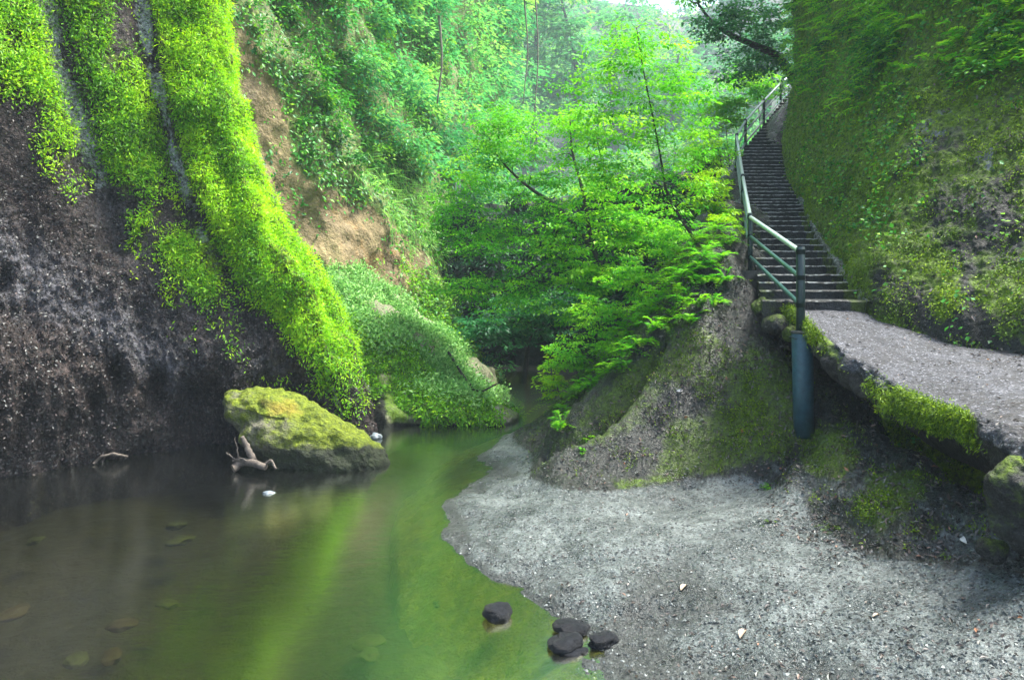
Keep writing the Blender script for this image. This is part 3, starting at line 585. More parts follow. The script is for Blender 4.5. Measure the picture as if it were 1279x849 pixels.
def grit(dens, n, s0):
    p, nr = TR.scatter(dens, n); s = s0 * rng.uniform(0.5, 1.5, n)[:, None]
    dirs = unit(np.array([[1, 0, .1], [0, 1, .1], [-1, 0, .1], [0, -1, .1], [0, 0, 1]]))
    q = p[:, None] + (dirs[None] + rng.normal(0, 0.3, (n, 5, 3))) * s[:, None] * np.array([1, 1, 0.7]); q = q.reshape(-1, 3)
    b = np.arange(n)[:, None, None] * 5; t = np.array([[0, 1, 4, 4], [1, 2, 4, 4], [2, 3, 4, 4], [3, 0, 4, 4]])[:, :3]
    return q, (b + t[None]).reshape(-1, 3), np.repeat(rng.random(n), 4)
q, f_, t_ = grit(np.clip((1 - slope) * (TG[..., 2] > -0.02) * 0.7 + slope * 0.8, 0, 1), 24000, 0.011)
o = mesh_np('gravel', q, f_, M['grit'], {'tint': t_}); tag(o, 'fine loose grit scattered over the grey rock shelf', 'gravel', kind='stuff')

# ------------------------------------------------------------------ mossy rock face on the right
cols = [
 [(1030,205,27),(1030,130,27),(1030,50,27),(1030,-60,27),(1030,-260,29)],
 [(984,206,20.5),(984,135,20.6),(994,55,21),(993,-60,21.5),(990,-260,23)],
 [(998,255,17.2),(1004,170,17.8),(1012,70,18.6),(1014,-40,19.4),(1014,-260,21)],
 [(1021,302,14.3),(1034,205,15),(1045,95,16),(1050,-20,17),(1050,-260,18.7)],
 [(1052,345,11.8),(1075,240,12.6),(1090,120,13.6),(1100,0,14.6),(1100,-260,16.5)],
 [(1085,389,9.5),(1118,270,10.4),(1148,130,11.6),(1160,0,12.6),(1160,-260,14.5)],
 [(1130,408,8.9),(1155,285,9.8),(1185,140,11.0),(1195,0,12.1),(1195,-260,14)],
 [(1190,427,8.2),(1205,295,9.1),(1235,150,10.3),(1245,0,11.4),(1245,-260,13.1)],
 [(1279,440,7.5),(1290,300,8.4),(1300,150,9.6),(1310,0,10.7),(1310,-260,12.4)],
 [(1450,478,6.3),(1450,320,7.2),(1450,150,8.4),(1450,0,9.5),(1450,-260,11)],
 [(1800,580,4.8),(1800,380,5.6),(1800,180,6.6),(1800,0,7.6),(1800,-260,9)]]
L_ = np.array([[P(*c) for c in r] for r in cols])
below = L_[:, :1] - np.array([0, 0, 2.6]); L_ = np.concatenate([below, L_], 1)
RW = Surf(catmull(catmull(L_, 620, 0), 460, 1))
px, py = RW.px, RW.py
hgt = np.clip((RW.G[..., 2] - 2.3) / 1.0, 0, 1)
RW.disp(hgt * 0.12 * fbm(RW.G * 0.6, 3, 101) + (0.3 + 0.7 * hgt) * (0.06 * fbm(RW.G * [2.2, 2.2, 1.0], 4, 103) + 0.055 * fbm(RW.G * [7, 7, 2.6], 3, 105) + 0.02 * fbm(RW.G * 17, 2, 107)))
RW.done(); px, py = RW.px, RW.py
nz = fbm(RW.G * 1.1, 4, 111); nz2 = fbm(RW.G * 3.5, 4, 112)
mr = np.clip(0.92 + 0.10 * sstep(1150, 1020, px) - 0.25 * sstep(1100, 1250, px) * sstep(200, 330, py) + 0.5 * nz - 0.45 * inside(px, py, [(1140,150),(1279,100),(1279,330),(1180,330),(1130,230)], 35) - 0.5 * inside(px, py, [(1085,330),(1140,350),(1170,400),(1279,380),(1279,440),(1085,400)], 15)
    + 0.7 * inside(px, py, [(1215,350),(1279,330),(1279,430),(1240,420)], 10) + 0.7 * inside(px, py, [(1168,350),(1195,340),(1200,380),(1175,410)], 8), 0, 1)
palew = inside(px, py, [(1140,150),(1200,130),(1210,165),(1150,190)], 12) * 0.8 + 0.8 * inside(px, py, [(1215,195),(1240,185),(1245,215),(1220,220)], 8) + 0.5 * inside(px, py, [(1170,220),(1240,230),(1180,260)], 12)
RW.build('mossy_rock_face', M['wall'], {'moss': mr, 'pale': palew * (0.6 + nz2)})
structure(bpy.data.objects['mossy_rock_face'], label='tall moss covered rock face beside the stairs and path', cat='rock face')
yl = sstep(1200, 1000, px) * sstep(60, 180, py)
topz = inside(px, py, [(975,-200),(1400,-200),(1400,70),(1279,95),(1220,95),(1180,60),(1120,110),(1080,130),(1020,120),(975,110)], 25)
o = leaves_obj('moss_cushions', [tufts(RW, mr * np.clip(0.4 + nz2, 0, 1) * (1 - 0.7 * topz), 21000, 0.036, 0.018, 0.6, 0.7, 0.5, 5, 0.035, (0.52, 0.2), patch=(1.0, 0.5))], M['lv_moss'])
tag(o, 'olive moss tufts over the rock face by the stairs', 'moss', kind='stuff')
midz = inside(px, py, [(985,90),(1130,110),(1160,200),(1120,290),(1060,300),(1000,220)], 30) * np.clip(0.15 + nz2, 0, 1)
o = leaves_obj('wall_creepers', [tufts(RW, midz + 0.25 * topz + 0.05 * np.clip(nz2, 0, 1), 3800, 0.07, 0.05, 0.7, 0.3, 0.5, 5, 0.08, (0.45, 0.25))], M['lv_ivy'])
tag(o, 'small leaved creepers across the middle of the rock face', 'creepers', kind='stuff')
p, nr = RW.scatter(topz * np.clip(0.45 + nz, 0, 1), 1100)
o = leaves_obj('hanging_fern_growth', fronds(p, nr, 1100, 12, 0.5, 0.11, 0.036, (0.75, 0.25), 0.55) , M['lv_tree'])
tag(o, 'green fronds hanging from the top of the rock face', 'ferns', kind='stuff')
p, nr = RW.scatter(topz * np.clip(0.3 + nz, 0, 1) * sstep(1010, 1060, px), 260)
o = leaves_obj('overhanging_foliage', [clumps(RW, topz * np.clip(0.2 + nz, 0, 1), 170, 100, 0.35, 0.09, 0.05, (0.4, 0.25), frame=(960, 1440, -200, 200))], M['lv_ivy'])
tag(o, 'dark leafy growth at the top right of the rock face', 'foliage', kind='stuff')
o = leaves_obj('twigs_and_leaves', [litter(RW, np.clip(nz2 + 0.15, 0, 1) * inside(px, py, [(1080,130),(1279,60),(1279,280),(1150,230)], 30) + 0.03, 1500, 0.07)], M['litter'])
tag(o, 'dead leaves and twigs caught on the rock face', 'dead leaves', kind='stuff')

# ------------------------------------------------------------------ path slab with mossy overhanging rim
EDG = [(985,386,9.55),(1005,400,9.1),(1040,430,8.3),(1085,462,7.5),(1130,490,6.8),(1190,512,6.1),(1240,531,5.55),(1279,549,5.15),(1420,625,4.1),(1700,800,3.0)]
WLL = [(1100,380,9.9),(1112,390,9.5),(1135,400,9.1),(1165,410,8.7),(1200,420,8.3),(1250,428,7.9),(1290,434,7.6),(1330,440,7.3),(1500,480,6.1),(1850,590,4.7)]
Lg = []
for e, w in zip(EDG, WLL):
    e, w = P(*e), P(*w); inw = unit(w - e) * np.array([1, 1, 0])
    th = 0.34 if e[1] < 8.5 else 0.2
    Lg.append([w - [0, 0, 0.05], w * 0.5 + e * 0.5 + [0, 0, 0.015], e + (w - e) * 0.12 + [0, 0, 0.01], e, e - inw * 0.05 - [0, 0, th * 0.45], e + inw * 0.02 - [0, 0, th], e + inw * 0.5 - [0, 0, th * 1.05], e + inw * 0.9 - [0, 0, th + 0.35]])
PT = Surf(catmull(catmull(np.array(Lg), 420, 0), 240, 1))
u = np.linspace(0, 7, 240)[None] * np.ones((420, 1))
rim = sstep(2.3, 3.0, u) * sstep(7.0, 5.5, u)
ups = np.where(PT.N[:, 40].mean(0)[2] < 0, -1, 1); PT.N = PT.N * ups
PT.disp(rim * (0.13 * fbm(PT.G * 2.2, 4, 121) + 0.04 * fbm(PT.G * 8, 3, 122)) + (1 - rim) * 0.012 * fbm(PT.G * 5, 4, 123)); PT.done()
px, py = PT.px, PT.py; nz = fbm(PT.G * 1.5, 3, 125); nz2 = fbm(PT.G * 5, 3, 126)
mp_ = np.clip(sstep(2.4, 3.1, u) * sstep(4.6, 3.8, u) * (0.5 + 1.5 * nz) * sstep(1240, 1205, px), 0, 1)
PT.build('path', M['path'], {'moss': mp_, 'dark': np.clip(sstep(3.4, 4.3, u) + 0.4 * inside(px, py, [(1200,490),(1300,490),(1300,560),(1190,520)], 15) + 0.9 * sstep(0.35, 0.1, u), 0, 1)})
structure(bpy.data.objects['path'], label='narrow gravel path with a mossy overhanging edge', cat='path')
o = leaves_obj('rim_moss', [tufts(PT, mp_ * np.clip(0.1 + nz * 1.5 + nz2 * 1.2, 0, 1) * sstep(2.7, 3.1, u), 4200, 0.04, 0.011, 0.45, 0.6, 0.6, 5, 0.03, (0.55, 0.2))], M['lv_moss'])
tag(o, 'shaggy green moss hanging over the path edge', 'moss', kind='stuff')
o = leaves_obj('path_leaves', [litter(PT, np.clip((u < 2.8) * (0.15 + sstep(0.9, 0.2, u)), 0, 1), 520, 0.05)], M['litter'])
tag(o, 'small dry leaves along the wall side of the path', 'dead leaves', kind='stuff')

# ------------------------------------------------------------------ staircase
SR = np.array([  # height above the eye, distance, left pixel, right pixel
 (-0.48, 9.5, 952, 1092), (0.0, 11.8, 945, 1056), (0.754, 14.3, 938, 1026), (1.95, 17.5, 930, 1003), (3.21, 20.0, 921, 992), (4.1, 22, 933, 996), (5.37, 24.5, 956, 1010), (6.77, 27, 977, 1030), (8.2, 29.5, 1000, 1050)], float)
st = empty('stone_staircase', (4.3, 9.6, 2.5), 'dark worn stone staircase climbing between railing and mossy rock face', 'staircase')
pys = [388, 375, 363.5, 353, 343, 334, 325, 316, 307.5, 299.5, 292, 285.5, 279.5, 274, 268.5, 263.5, 258.5, 254]
while pys[-1] > 105: pys.append(pys[-1] - (3.4 + 1.0 * (pys[-1] - 105) / 150))
SRY = HZ - SR[:, 0] / SR[:, 1] * FPX
zs = np.interp(-np.array(pys), -SRY, SR[:, 0]); nst = len(zs) - 1
def srow(z): return [np.interp(z, SR[:, 0], SR[:, i]) for i in (1, 2, 3)]
for i in range(nst):
    z0, z1 = zs[i], zs[i + 1]; d0, l0, r0 = srow(z0); d1_, l1, r1 = srow(z1)
    nx = 26; s = np.linspace(0, 1, nx)
    jit = rng.normal(0, 0.003, nx) + 0.006 * fbm(np.c_[s * 6, s * 0 + i * 1.7, s * 0], 2, 4); jd = 0.02 * fbm(np.c_[s * 5, s * 0 + i * 3.1, s * 0], 3, 9)
    x0 = ((l0 + (r0 - l0) * s) - CX) / FPX * d0; x1 = ((l1 + (r1 - l1) * s) - CX) / FPX * d1_
    prof = [(x0, d0 + jd, z0 - 0.25), (x0, d0 + jd, z0 + 0.01), (x0, d0 + jd - 0.008, z1 - 0.035 + jit), (x0, d0 + jd - 0.01, z1 - 0.02 + jit), (x0, d0 + 0.025 + jd, z1 + jit), (x0, d0 + 0.06 + jd, z1 + jit * .6), (x0 * .7 + x1 * .3, d0 * .7 + d1_ * .3, z1 - 0.008 + 0 * s), (x1, d1_ + 0.05, z1 - 0.005 + 0 * s), (x1, d1_ + 0.05, z0 - 0.25)]
    V = np.stack([np.stack([np.broadcast_to(a, nx), np.broadcast_to(b, nx), np.broadcast_to(c, nx) + H], -1) for a, b, c in prof]) - np.array(st.location)
    at = np.zeros((9, nx)); at[3:5] = 0.3 + 0.55 * rng.random((2, nx)); ms = np.zeros((9, nx)); ms[3:6] = 0.1; ms[:, -6:] = 0.6 * (i < 14); ms[:, :4] += 0.4 * (i < 10)
    o = mesh_np('step', V, grid_faces(9, nx), M['step'], {'edge': at.ravel() * (0.95 if i > 1 else 0.6), 'moss': ms.ravel()}, smooth=False, parent=st)

zz_ = np.linspace(-0.48, 7.4, 60); kb = []
for z in zz_:
    d_, l_, r_ = srow(z); x = (r_ - 4 - CX) / FPX * d_; w = 0.09
    kb.append([[x - w, d_ - .05, z + H - .3], [x - w, d_ - .05, z + H + .10], [x + .02, d_ - .05, z + H + .14], [x + w * 2.5, d_, z + H + .12], [x + w * 2.5, d_, z + H - .3]])
kb = catmull(catmull(np.array(kb), 400, 0), 24, 1); kb = kb + (0.022 * fbm(kb * 7, 3, 301))[..., None] * [1, .5, 1]
mesh_np('edging', kb - np.array(st.location), grid_faces(400, 24), M['step'], {'edge': np.full(400 * 24, 0.45), 'moss': np.full(400 * 24, 0.35)}, smooth=True, parent=st)
# ------------------------------------------------------------------ hand rail
hr = empty('handrail', tuple(P(1000, 540, 9.0)), 'green three bar steel handrail up the left side of the stairs', 'handrail')
hl = np.array(hr.location)
tops = [(1000,309,9.0),(937,267,12.0),(928,218,15.8),(920,167,20.0),(931,149,22.0),(954,124,24.5),(975,102,27.0),(998,84,29.6)]
def tube_part(name, lines, mat, sides=12, parent=hr, base=hl):
    V, F = tubes(lines, sides); return mesh_np(name, V - base, F, mat, smooth=True, parent=parent)
for i, t in enumerate(tops):
    a = P(*t); ln = 1.12
    if i == 0: ln = (a[2] - P(1000, 430, 9.0)[2])
    r = 0.055 if i == 0 else 0.045
    tube_part('post', [([a + [0, 0, 0.012], a, a - [0, 0, ln * .5], a - [0, 0, ln]], [r * 0.7, r, r, r])], M['post'])
    b = a - [0, 0, ln]
    if i in (1,):
        c = P(932, 352, 12.0)
        bmx = [(np.array([c[0] - .17, c[1] - .17, c[2] + .1]), 0)]
        V = np.array([[sx * .21, sy * .2, sz] for sz in (-.45, .0) for sx, sy in ((-1, -1), (1, -1), (1, 1), (-1, 1))]) + np.array([a[0] - 0.02, a[1], b[2] + 0.12]) - hl
        V[4:, :2] = (V[4:, :2] - (np.array([a[0], a[1]]) - hl[:2])) * 0.95 + (np.array([a[0], a[1]]) - hl[:2])
        mesh_np('concrete_footing', V, [[0, 3, 2, 1], [4, 5, 6, 7], [0, 1, 5, 4], [1, 2, 6, 5], [2, 3, 7, 6], [3, 0, 4, 7]], M['concrete'], parent=hr)
for i in range(len(tops) - 1):
    a, b = P(*tops[i]), P(*tops[i + 1])
    for k, dzr in enumerate((0.06, 0.40, 0.76)):
        q = a - [0.0, 0, dzr if i or k == 0 else dzr - 0.0]; w = b - [0, 0, dzr]
        tube_part('rail', [(np.linspace(q, w, 4), [0.032 if k else 0.036] * 4)], M['rail'] if k else M['toprail'], 12)
for i, t in enumerate(tops[:5]):
    a = P(*t)
    for dzr in (0.06, 0.40, 0.76):
        r = 0.062 if i == 0 else 0.052
        tube_part('clamp', [([a - [0, 0, dzr - .03], a - [0, 0, dzr + .03]], [r, r])], M['post'], 14)
a = P(1002, 415, 9.0); b = P(1004, 545, 9.0)
tube_part('pipe_sleeve', [([a + [0, 0, 0.02], a, (a + b) / 2, b], [0.115, 0.135, 0.132, 0.130])], M['sleeve'], 24)
tube_part('cap', [([P(1002, 413.5, 9.0) + [0, 0, 0.012], P(1002, 413.5, 9.0), a + [0, 0, -0.012]], [0.09, 0.142, 0.142])], M['concrete'], 24)
V, F = tubes([([a + [0.10, -0.09, -0.02], a + [0.0, -0.14, -0.06], a + [-0.12, -0.07, -0.08], a + [-0.16, 0.0, -0.05]], [0.008] * 4)], 6)
mesh_np('wire_tie', V - hl, F, M['post'], parent=hr)

# ------------------------------------------------------------------ rocks under the stairs and the path end
def blob_pts(c, r, n=26, seed=0):
    g = np.random.default_rng(seed); u = unit(g.normal(size=(n, 3))); return np.asarray(c) + u * np.asarray(r)
def mossy(V, N): return {'moss': np.clip(0.45 + 0.6 * N[:, 2], 0, 1), 'dark': np.clip(0.5 - N[:, 2], 0, 1), 'rust': np.zeros(len(V))}
def add_rock(name, c, r, mat, label, cat='rock', group=None, seed=0, **k):
    o = rock_obj(name, blob_pts(c, r, seed=seed), mat, attrs_fn=mossy if mat in (M['boulder'],) else None, seed=seed, **k)
    V0 = np.mean([v.co for v in o.data.vertices], axis=0)
    for v in o.data.vertices: v.co = v.co - Vector(V0)
    o.location = V0; return tag(o, label, cat, group)
M['mrock'] = rock_mat('mossy dark rock', [(0.3, (0.012, 0.014, 0.012)), (0.6, (0.05, 0.055, 0.05)), (0.75, (0.12, 0.12, 0.11))],
    [('moss', (0.03, 0.06, 0.004), (0.16, 0.26, 0.008), 5, 3.0)], scale=3, grain=40, gcon=0.4, bump=0.8, gbump=0.9)
def add_mrock(c, r, label, mossf=0.5, seed=0, amp=0.05, group='mossy rocks by the stairs'):
    o = rock_obj('mossy_rock', blob_pts(c, r, seed=seed), M['mrock'], sub=4, amp=amp, fs=4, seed=seed, attrs_fn=lambda V, N: {'moss': np.clip(mossf + 0.5 * N[:, 2], 0, 1)})
    V0 = np.mean([v.co for v in o.data.vertices], axis=0)
    for v in o.data.vertices: v.co = v.co - Vector(V0)
    o.location = V0; return tag(o, label, 'rock', group)
add_mrock(P(1280, 632, 4.95), (0.21, 0.3, 0.44), 'tall mossy rock standing under the end of the path', 0.3, 3, amp=0.10)
add_mrock(P(949, 382, 9.7), (0.13, 0.2, 0.17), 'small moss topped stone just below the concrete footing', 0.5, 4)
add_mrock(P(972, 405, 9.4), (0.22, 0.25, 0.15), 'dark mossy stone under the bottom step', 0.2, 5)
add_mrock(P(988, 418, 9.2), (0.12, 0.16, 0.14), 'bright mossed stone left of the pipe sleeve', 0.9, 6)
add_mrock(P(1240, 690, 5.15), (0.11, 0.12, 0.10), 'small dark stone at the foot of the tall mossy rock', 0.1, 8)

# ------------------------------------------------------------------ boulder
bp = [P(272,499,11.3),P(292,488,11.3),P(322,486,11.4),P(352,492,11.5),P(388,499,11.4),P(404,514,11.3),P(436,536,11.2),P(474,566,11.0),P(477,575,10.9),
      P(330,518,10.75),P(395,520,10.75),P(438,548,10.7),P(340,560,10.55),P(400,575,10.5),P(455,586,10.55),P(345,592,10.6),P(325,560,10.8),P(458,600,10.6),P(350,610,10.7),
      P(300,500,12.4),P(390,505,12.6),P(460,560,12.2),P(350,590,12.6),P(450,590,12.4)]
bc_ = np.mean(bp, axis=0); bp = [bc_ + (q - bc_) * [1.10, 1.05, 1.08] for q in bp]
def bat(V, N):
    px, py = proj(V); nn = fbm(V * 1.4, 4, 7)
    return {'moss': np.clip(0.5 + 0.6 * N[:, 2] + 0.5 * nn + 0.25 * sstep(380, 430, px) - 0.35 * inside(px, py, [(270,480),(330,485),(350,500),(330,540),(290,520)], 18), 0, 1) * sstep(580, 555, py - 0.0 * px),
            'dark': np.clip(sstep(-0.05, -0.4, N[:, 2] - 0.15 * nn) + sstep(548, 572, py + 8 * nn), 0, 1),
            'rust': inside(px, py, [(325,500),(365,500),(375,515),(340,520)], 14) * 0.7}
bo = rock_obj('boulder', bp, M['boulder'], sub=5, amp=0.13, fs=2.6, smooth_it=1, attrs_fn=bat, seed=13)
tag(bo, 'big mossy boulder lying in the pool below the dark cliff', 'boulder')

# ------------------------------------------------------------------ cobbles and stones in the water
def ellip(name, c, r, mat, label, cat, group=None, amp=0.22, fs=11, rot=0.0, seed=1, sub=4):
    bm = bmesh.new(); bmesh.ops.create_icosphere(bm, subdivisions=sub, radius=1)
    V = np.array([v.co for v in bm.verts]); F = np.array([[v.index for v in f.verts] for f in bm.faces]); bm.free()
    V = V * (1 + 0.30 * fbm(V * 1.2, 2, seed))[:, None]; V = np.sign(V) * np.abs(V) ** 0.92
    V = V * np.asarray(r); V = V + unit(V) * (fbm(V * fs, 4, seed + 5) * amp * min(r))[:, None]
    o = mesh_np(name, V, F, mat, smooth=True); o.location = c; o.rotation_euler = (0, 0, rot); return tag(o, label, cat, group)
GC = 'black cobbles at the water edge'
def wp(px, py, z=0): return PZ(px, py, z)
ellip('cobble', wp(622,766,0.03), (0.112,0.09,0.08), M['cobble'], 'black angular cobble alone in the shallow green water', 'cobble', GC, seed=2, rot=.3)
ellip('cobble', wp(715,786,0.03)+[0,.05,0], (0.135,0.105,0.06), M['cobble'], 'flat black cobble rearmost of the three touching stones', 'cobble', GC, seed=3)
ellip('cobble', wp(706,803,0.03), (0.125,0.105,0.075), M['cobble'], 'round black cobble at front left of the three touching stones', 'cobble', GC, seed=4)
ellip('cobble', wp(752,800,0.03), (0.130,0.10,0.07), M['cobble'], 'black cobble on the right of the three touching stones', 'cobble', GC, seed=5, rot=.2)
ellip('cobble', wp(715,813,0.0), (0.12,0.07,0.03), M['cobble'], 'thin flat dark stone in front of the black cobbles', 'cobble', GC, seed=6)
M['rstone'] = plain_mat('pale river stone', (0.10, 0.13, 0.15), (0.22, 0.26, 0.28), 9, 0.5)
ellip('river_stone', wp(469,546,0.02), (0.11,0.1,0.07), M['rstone'], 'pale blue stone in the water at the far cliff foot', 'stone', 'pale stones in the river', seed=9)
ellip('river_stone', wp(335,617,-0.015), (0.085,0.08,0.04), M['rstone'], 'small pale stone breaking the water in front of the boulder', 'stone', 'pale stones in the river', seed=10)
for i in range(9):
    pass
GS = 'stones lying under the water'
M['stone_r'] = plain_mat('reddish submerged stone', (0.02, 0.012, 0.008), (0.05, 0.03, 0.02), 5, 0.7)
M['stone_g'] = plain_mat('green submerged stone', (0.015, 0.02, 0.008), (0.05, 0.06, 0.022), 5, 0.7)
def sub_stone(px, py, rx, mat, lab, depth=0.12, seed=0):
    ellip('submerged_stone', wp(px, py, 0) + [0, 0, -depth - 0.17], (rx, rx * .7, rx * .3), mat, lab, 'stone', GS, seed=seed, sub=4, amp=0.3, fs=9, rot=seed)
sub_stone(140,778,0.12,M['stone_r'],'reddish stone under water, lowest of the two brown ones at left',.12,21)
sub_stone(150,742,0.14,M['stone_r'],'brown oval stone under water above the reddish one',.12,22)
sub_stone(18,728,0.16,M['stone_r'],'brown stone under water at the left picture edge',.12,23)
sub_stone(95,782,0.11,M['stone_g'],'olive stone under water left of the reddish stone',.12,24)
sub_stone(220,632,0.14,M['stone_g'],'ochre stone under water near the dark cliff, farther one',.08,25)
sub_stone(226,649,0.15,M['stone_g'],'ochre stone under water near the dark cliff, nearer one',.08,26)
sub_stone(44,649,0.12,M['stone_g'],'pale greenish stone under water close to the cliff foot',.08,27)
sub_stone(556,720,0.12,M['stone_g'],'green stone under water beside the grey rock shelf',.1,28)
sub_stone(460,762,0.14,M['stone_g'],'larger green stone under the mid stream water',.12,29)
sub_stone(462,776,0.11,M['stone_g'],'smaller green stone under the mid stream water',.12,30)
sub_stone(210,718,0.11,M['stone_g'],'small olive stone under the dark water in mid pool',.12,31)

# ------------------------------------------------------------------ riverbed and water
gx = np.linspace(-22, 20, 320); gy = np.concatenate([np.linspace(-6, 3, 20), np.linspace(3.1, 20, 260), np.linspace(20.5, 60, 40)])
BX, BY = np.meshgrid(gx, gy); GB = np.stack([BX, BY, 0 * BX], -1)
GB[..., 2] = -0.42 + 0.16 * fbm(GB * 0.5, 3, 131) + 0.05 * fbm(GB * [3, 3, 1], 4, 133) + 0.03 * np.maximum(0, fbm(GB * [5, 5, 1], 2, 135)) - 0.25 * sstep(-1, -4, BX) 
bpx, bpy_ = proj(GB)
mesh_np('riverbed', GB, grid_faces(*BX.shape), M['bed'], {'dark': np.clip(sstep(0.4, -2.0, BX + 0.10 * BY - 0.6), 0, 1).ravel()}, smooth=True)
structure(bpy.data.objects['riverbed'])
g0 = mesh_np('ground', [(-400,-400,-3),(400,-400,-3),(400,600,-3),(-400,600,-3)], [[0,1,2,3]], M['dark']); structure(g0)
m, n, out = new_mat('clear green water')
tc = nd(n, 'ShaderNodeTexCoord'); mp = nd(n, 'ShaderNodeMapping'); mp.inputs['Scale'].default_value = (0.8, 2.2, 1); n.links.new(tc.outputs['Object'], mp.inputs[0])
b = nd(n, 'ShaderNodeBump'); b.inputs['Strength'].default_value = 0.10; b.inputs['Distance'].default_value = 0.03; n.links.new(noise(n, mp.outputs[0], 3.2, 4, 0.55), b.inputs['Height'])
gl = nd(n, 'ShaderNodeBsdfGlossy'); gl.inputs['Roughness'].default_value = 0.17; gl.inputs['Color'].default_value = (0.95, 1, 0.97, 1); n.links.new(b.outputs[0], gl.inputs['Normal'])
rf = nd(n, 'ShaderNodeBsdfTransparent'); rf.inputs['Color'].default_value = (0.72, 0.76, 0.42, 1)
fr_ = nd(n, 'ShaderNodeFresnel'); fr_.inputs['IOR'].default_value = 1.6; n.links.new(b.outputs[0], fr_.inputs['Normal'])
mx = nd(n, 'ShaderNodeMixShader'); n.links.new(math_(n, 'MULTIPLY_ADD', fr_.outputs[0], 1.35, 0.18, clamp=True), mx.inputs[0]); n.links.new(rf.outputs[0], mx.inputs[1]); n.links.new(gl.outputs[0], mx.inputs[2])
n.links.new(mx.outputs[0], out.inputs[0])
wt = mesh_np('water', [(-22,-6,0),(20,-6,0),(20,60,0),(-22,60,0)], [[0,1,2,3]], m); structure(wt, label='still green river pool reflecting the lime ridge', cat='water')

# ------------------------------------------------------------------ driftwood
def wood(name, lines, label, cat='driftwood', group='driftwood by the water', mat='wood'):
    L0 = []; c = np.array(lines[0][0][0])
    for pts, r0, r1 in lines:
        pts = catmull(np.array(pts), 14); pts = pts + rng.normal(0, 0.006, pts.shape); L0.append((pts - c, np.linspace(r0, r1, 14)))
    V, F = tubes(L0, 8); o = mesh_np(name, V, F, M[mat], smooth=True); o.location = c; return tag(o, label, cat, group)
wood('fallen_branch', [([P(117,578,10.9),P(128,570,10.9),P(145,567,10.95),P(160,570,11.1)], .022, .018)], 'thin curved branch at the dark cliff waterline')
wood('driftwood_log', [([P(292,586,10.45),P(302,577,10.5),P(318,579,10.4),P(332,583,10.3)], .07, .05), ([P(330,581,10.35),P(338,575,10.3),P(345,586,10.2)], .025, .015)], 'thick grey driftwood log lying in front of the boulder')
wood('driftwood_branch', [([P(318,580,10.5),P(312,565,10.5),P(307,555,10.5),P(302,545,10.5)], .06, .035)], 'upright broken branch leaning beside the boulder')
wood('driftwood_twig', [([P(290,576,10.45),P(300,572,10.45),P(312,578,10.4)], .018, .012), ([P(298,575,10.45),P(296,560,10.45),P(293,547,10.45)], .015, .006), ([P(283,565,10.5),P(292,572,10.45),P(300,575,10.45)], .012, .008)], 'tangle of thin twigs left of the driftwood log')
wood('dead_branch', [([P(560,440,16.3),P(578,468,15.9),P(596,488,15.4),P(612,484,15.5),P(624,477,15.6)], .035, .015), ([P(596,488,15.4),P(580,482,15.4),P(566,478,15.5)], .02, .008)], 'bare dark branch lying across the far green slope', 'dead branch', None, 'bark')
# trickles of water
def fall(pts, w, label):
    L0 = []; c = np.array(pts[0])
    for k in range(5):
        q = catmull(np.array(pts), 20) - c + np.array([rng.uniform(-w, w), rng.uniform(-.03, .03), 0]) ; L0.append((q + rng.normal(0, w * .12, (20, 3)) * [1, .3, 0], np.full(20, w * 0.16)))
    V, F = tubes(L0, 5); o = mesh_np('waterfall', V, F, M['froth'], smooth=True); o.location = c; return tag(o, label, 'waterfall')
def on_md(px, py, lift=0.06):
    k = np.argmin((MD.px - px) ** 2 + (MD.py - py) ** 2); return MD.G.reshape(-1, 3)[k] + MD.N.reshape(-1, 3)[k] * lift
fall([on_md(600,470),on_md(615,488),on_md(628,503),on_md(640,518),on_md(646,531)], 0.06, 'thin white trickle running down the far slope into the pool')
def on_bc(px, py, lift=0.5):
    k = np.argmin((BC.px - px) ** 2 + (BC.py - py) ** 2); return BC.G.reshape(-1, 3)[k] + BC.N.reshape(-1, 3)[k] * lift
a = on_bc(548, 222, 0.9); fall([a, a - [0, 0, .6], a - [0, 0, 1.3], a - [0, 0, 2.0]], 0.10, 'thin misty waterfall dropping down the leafy cliff')

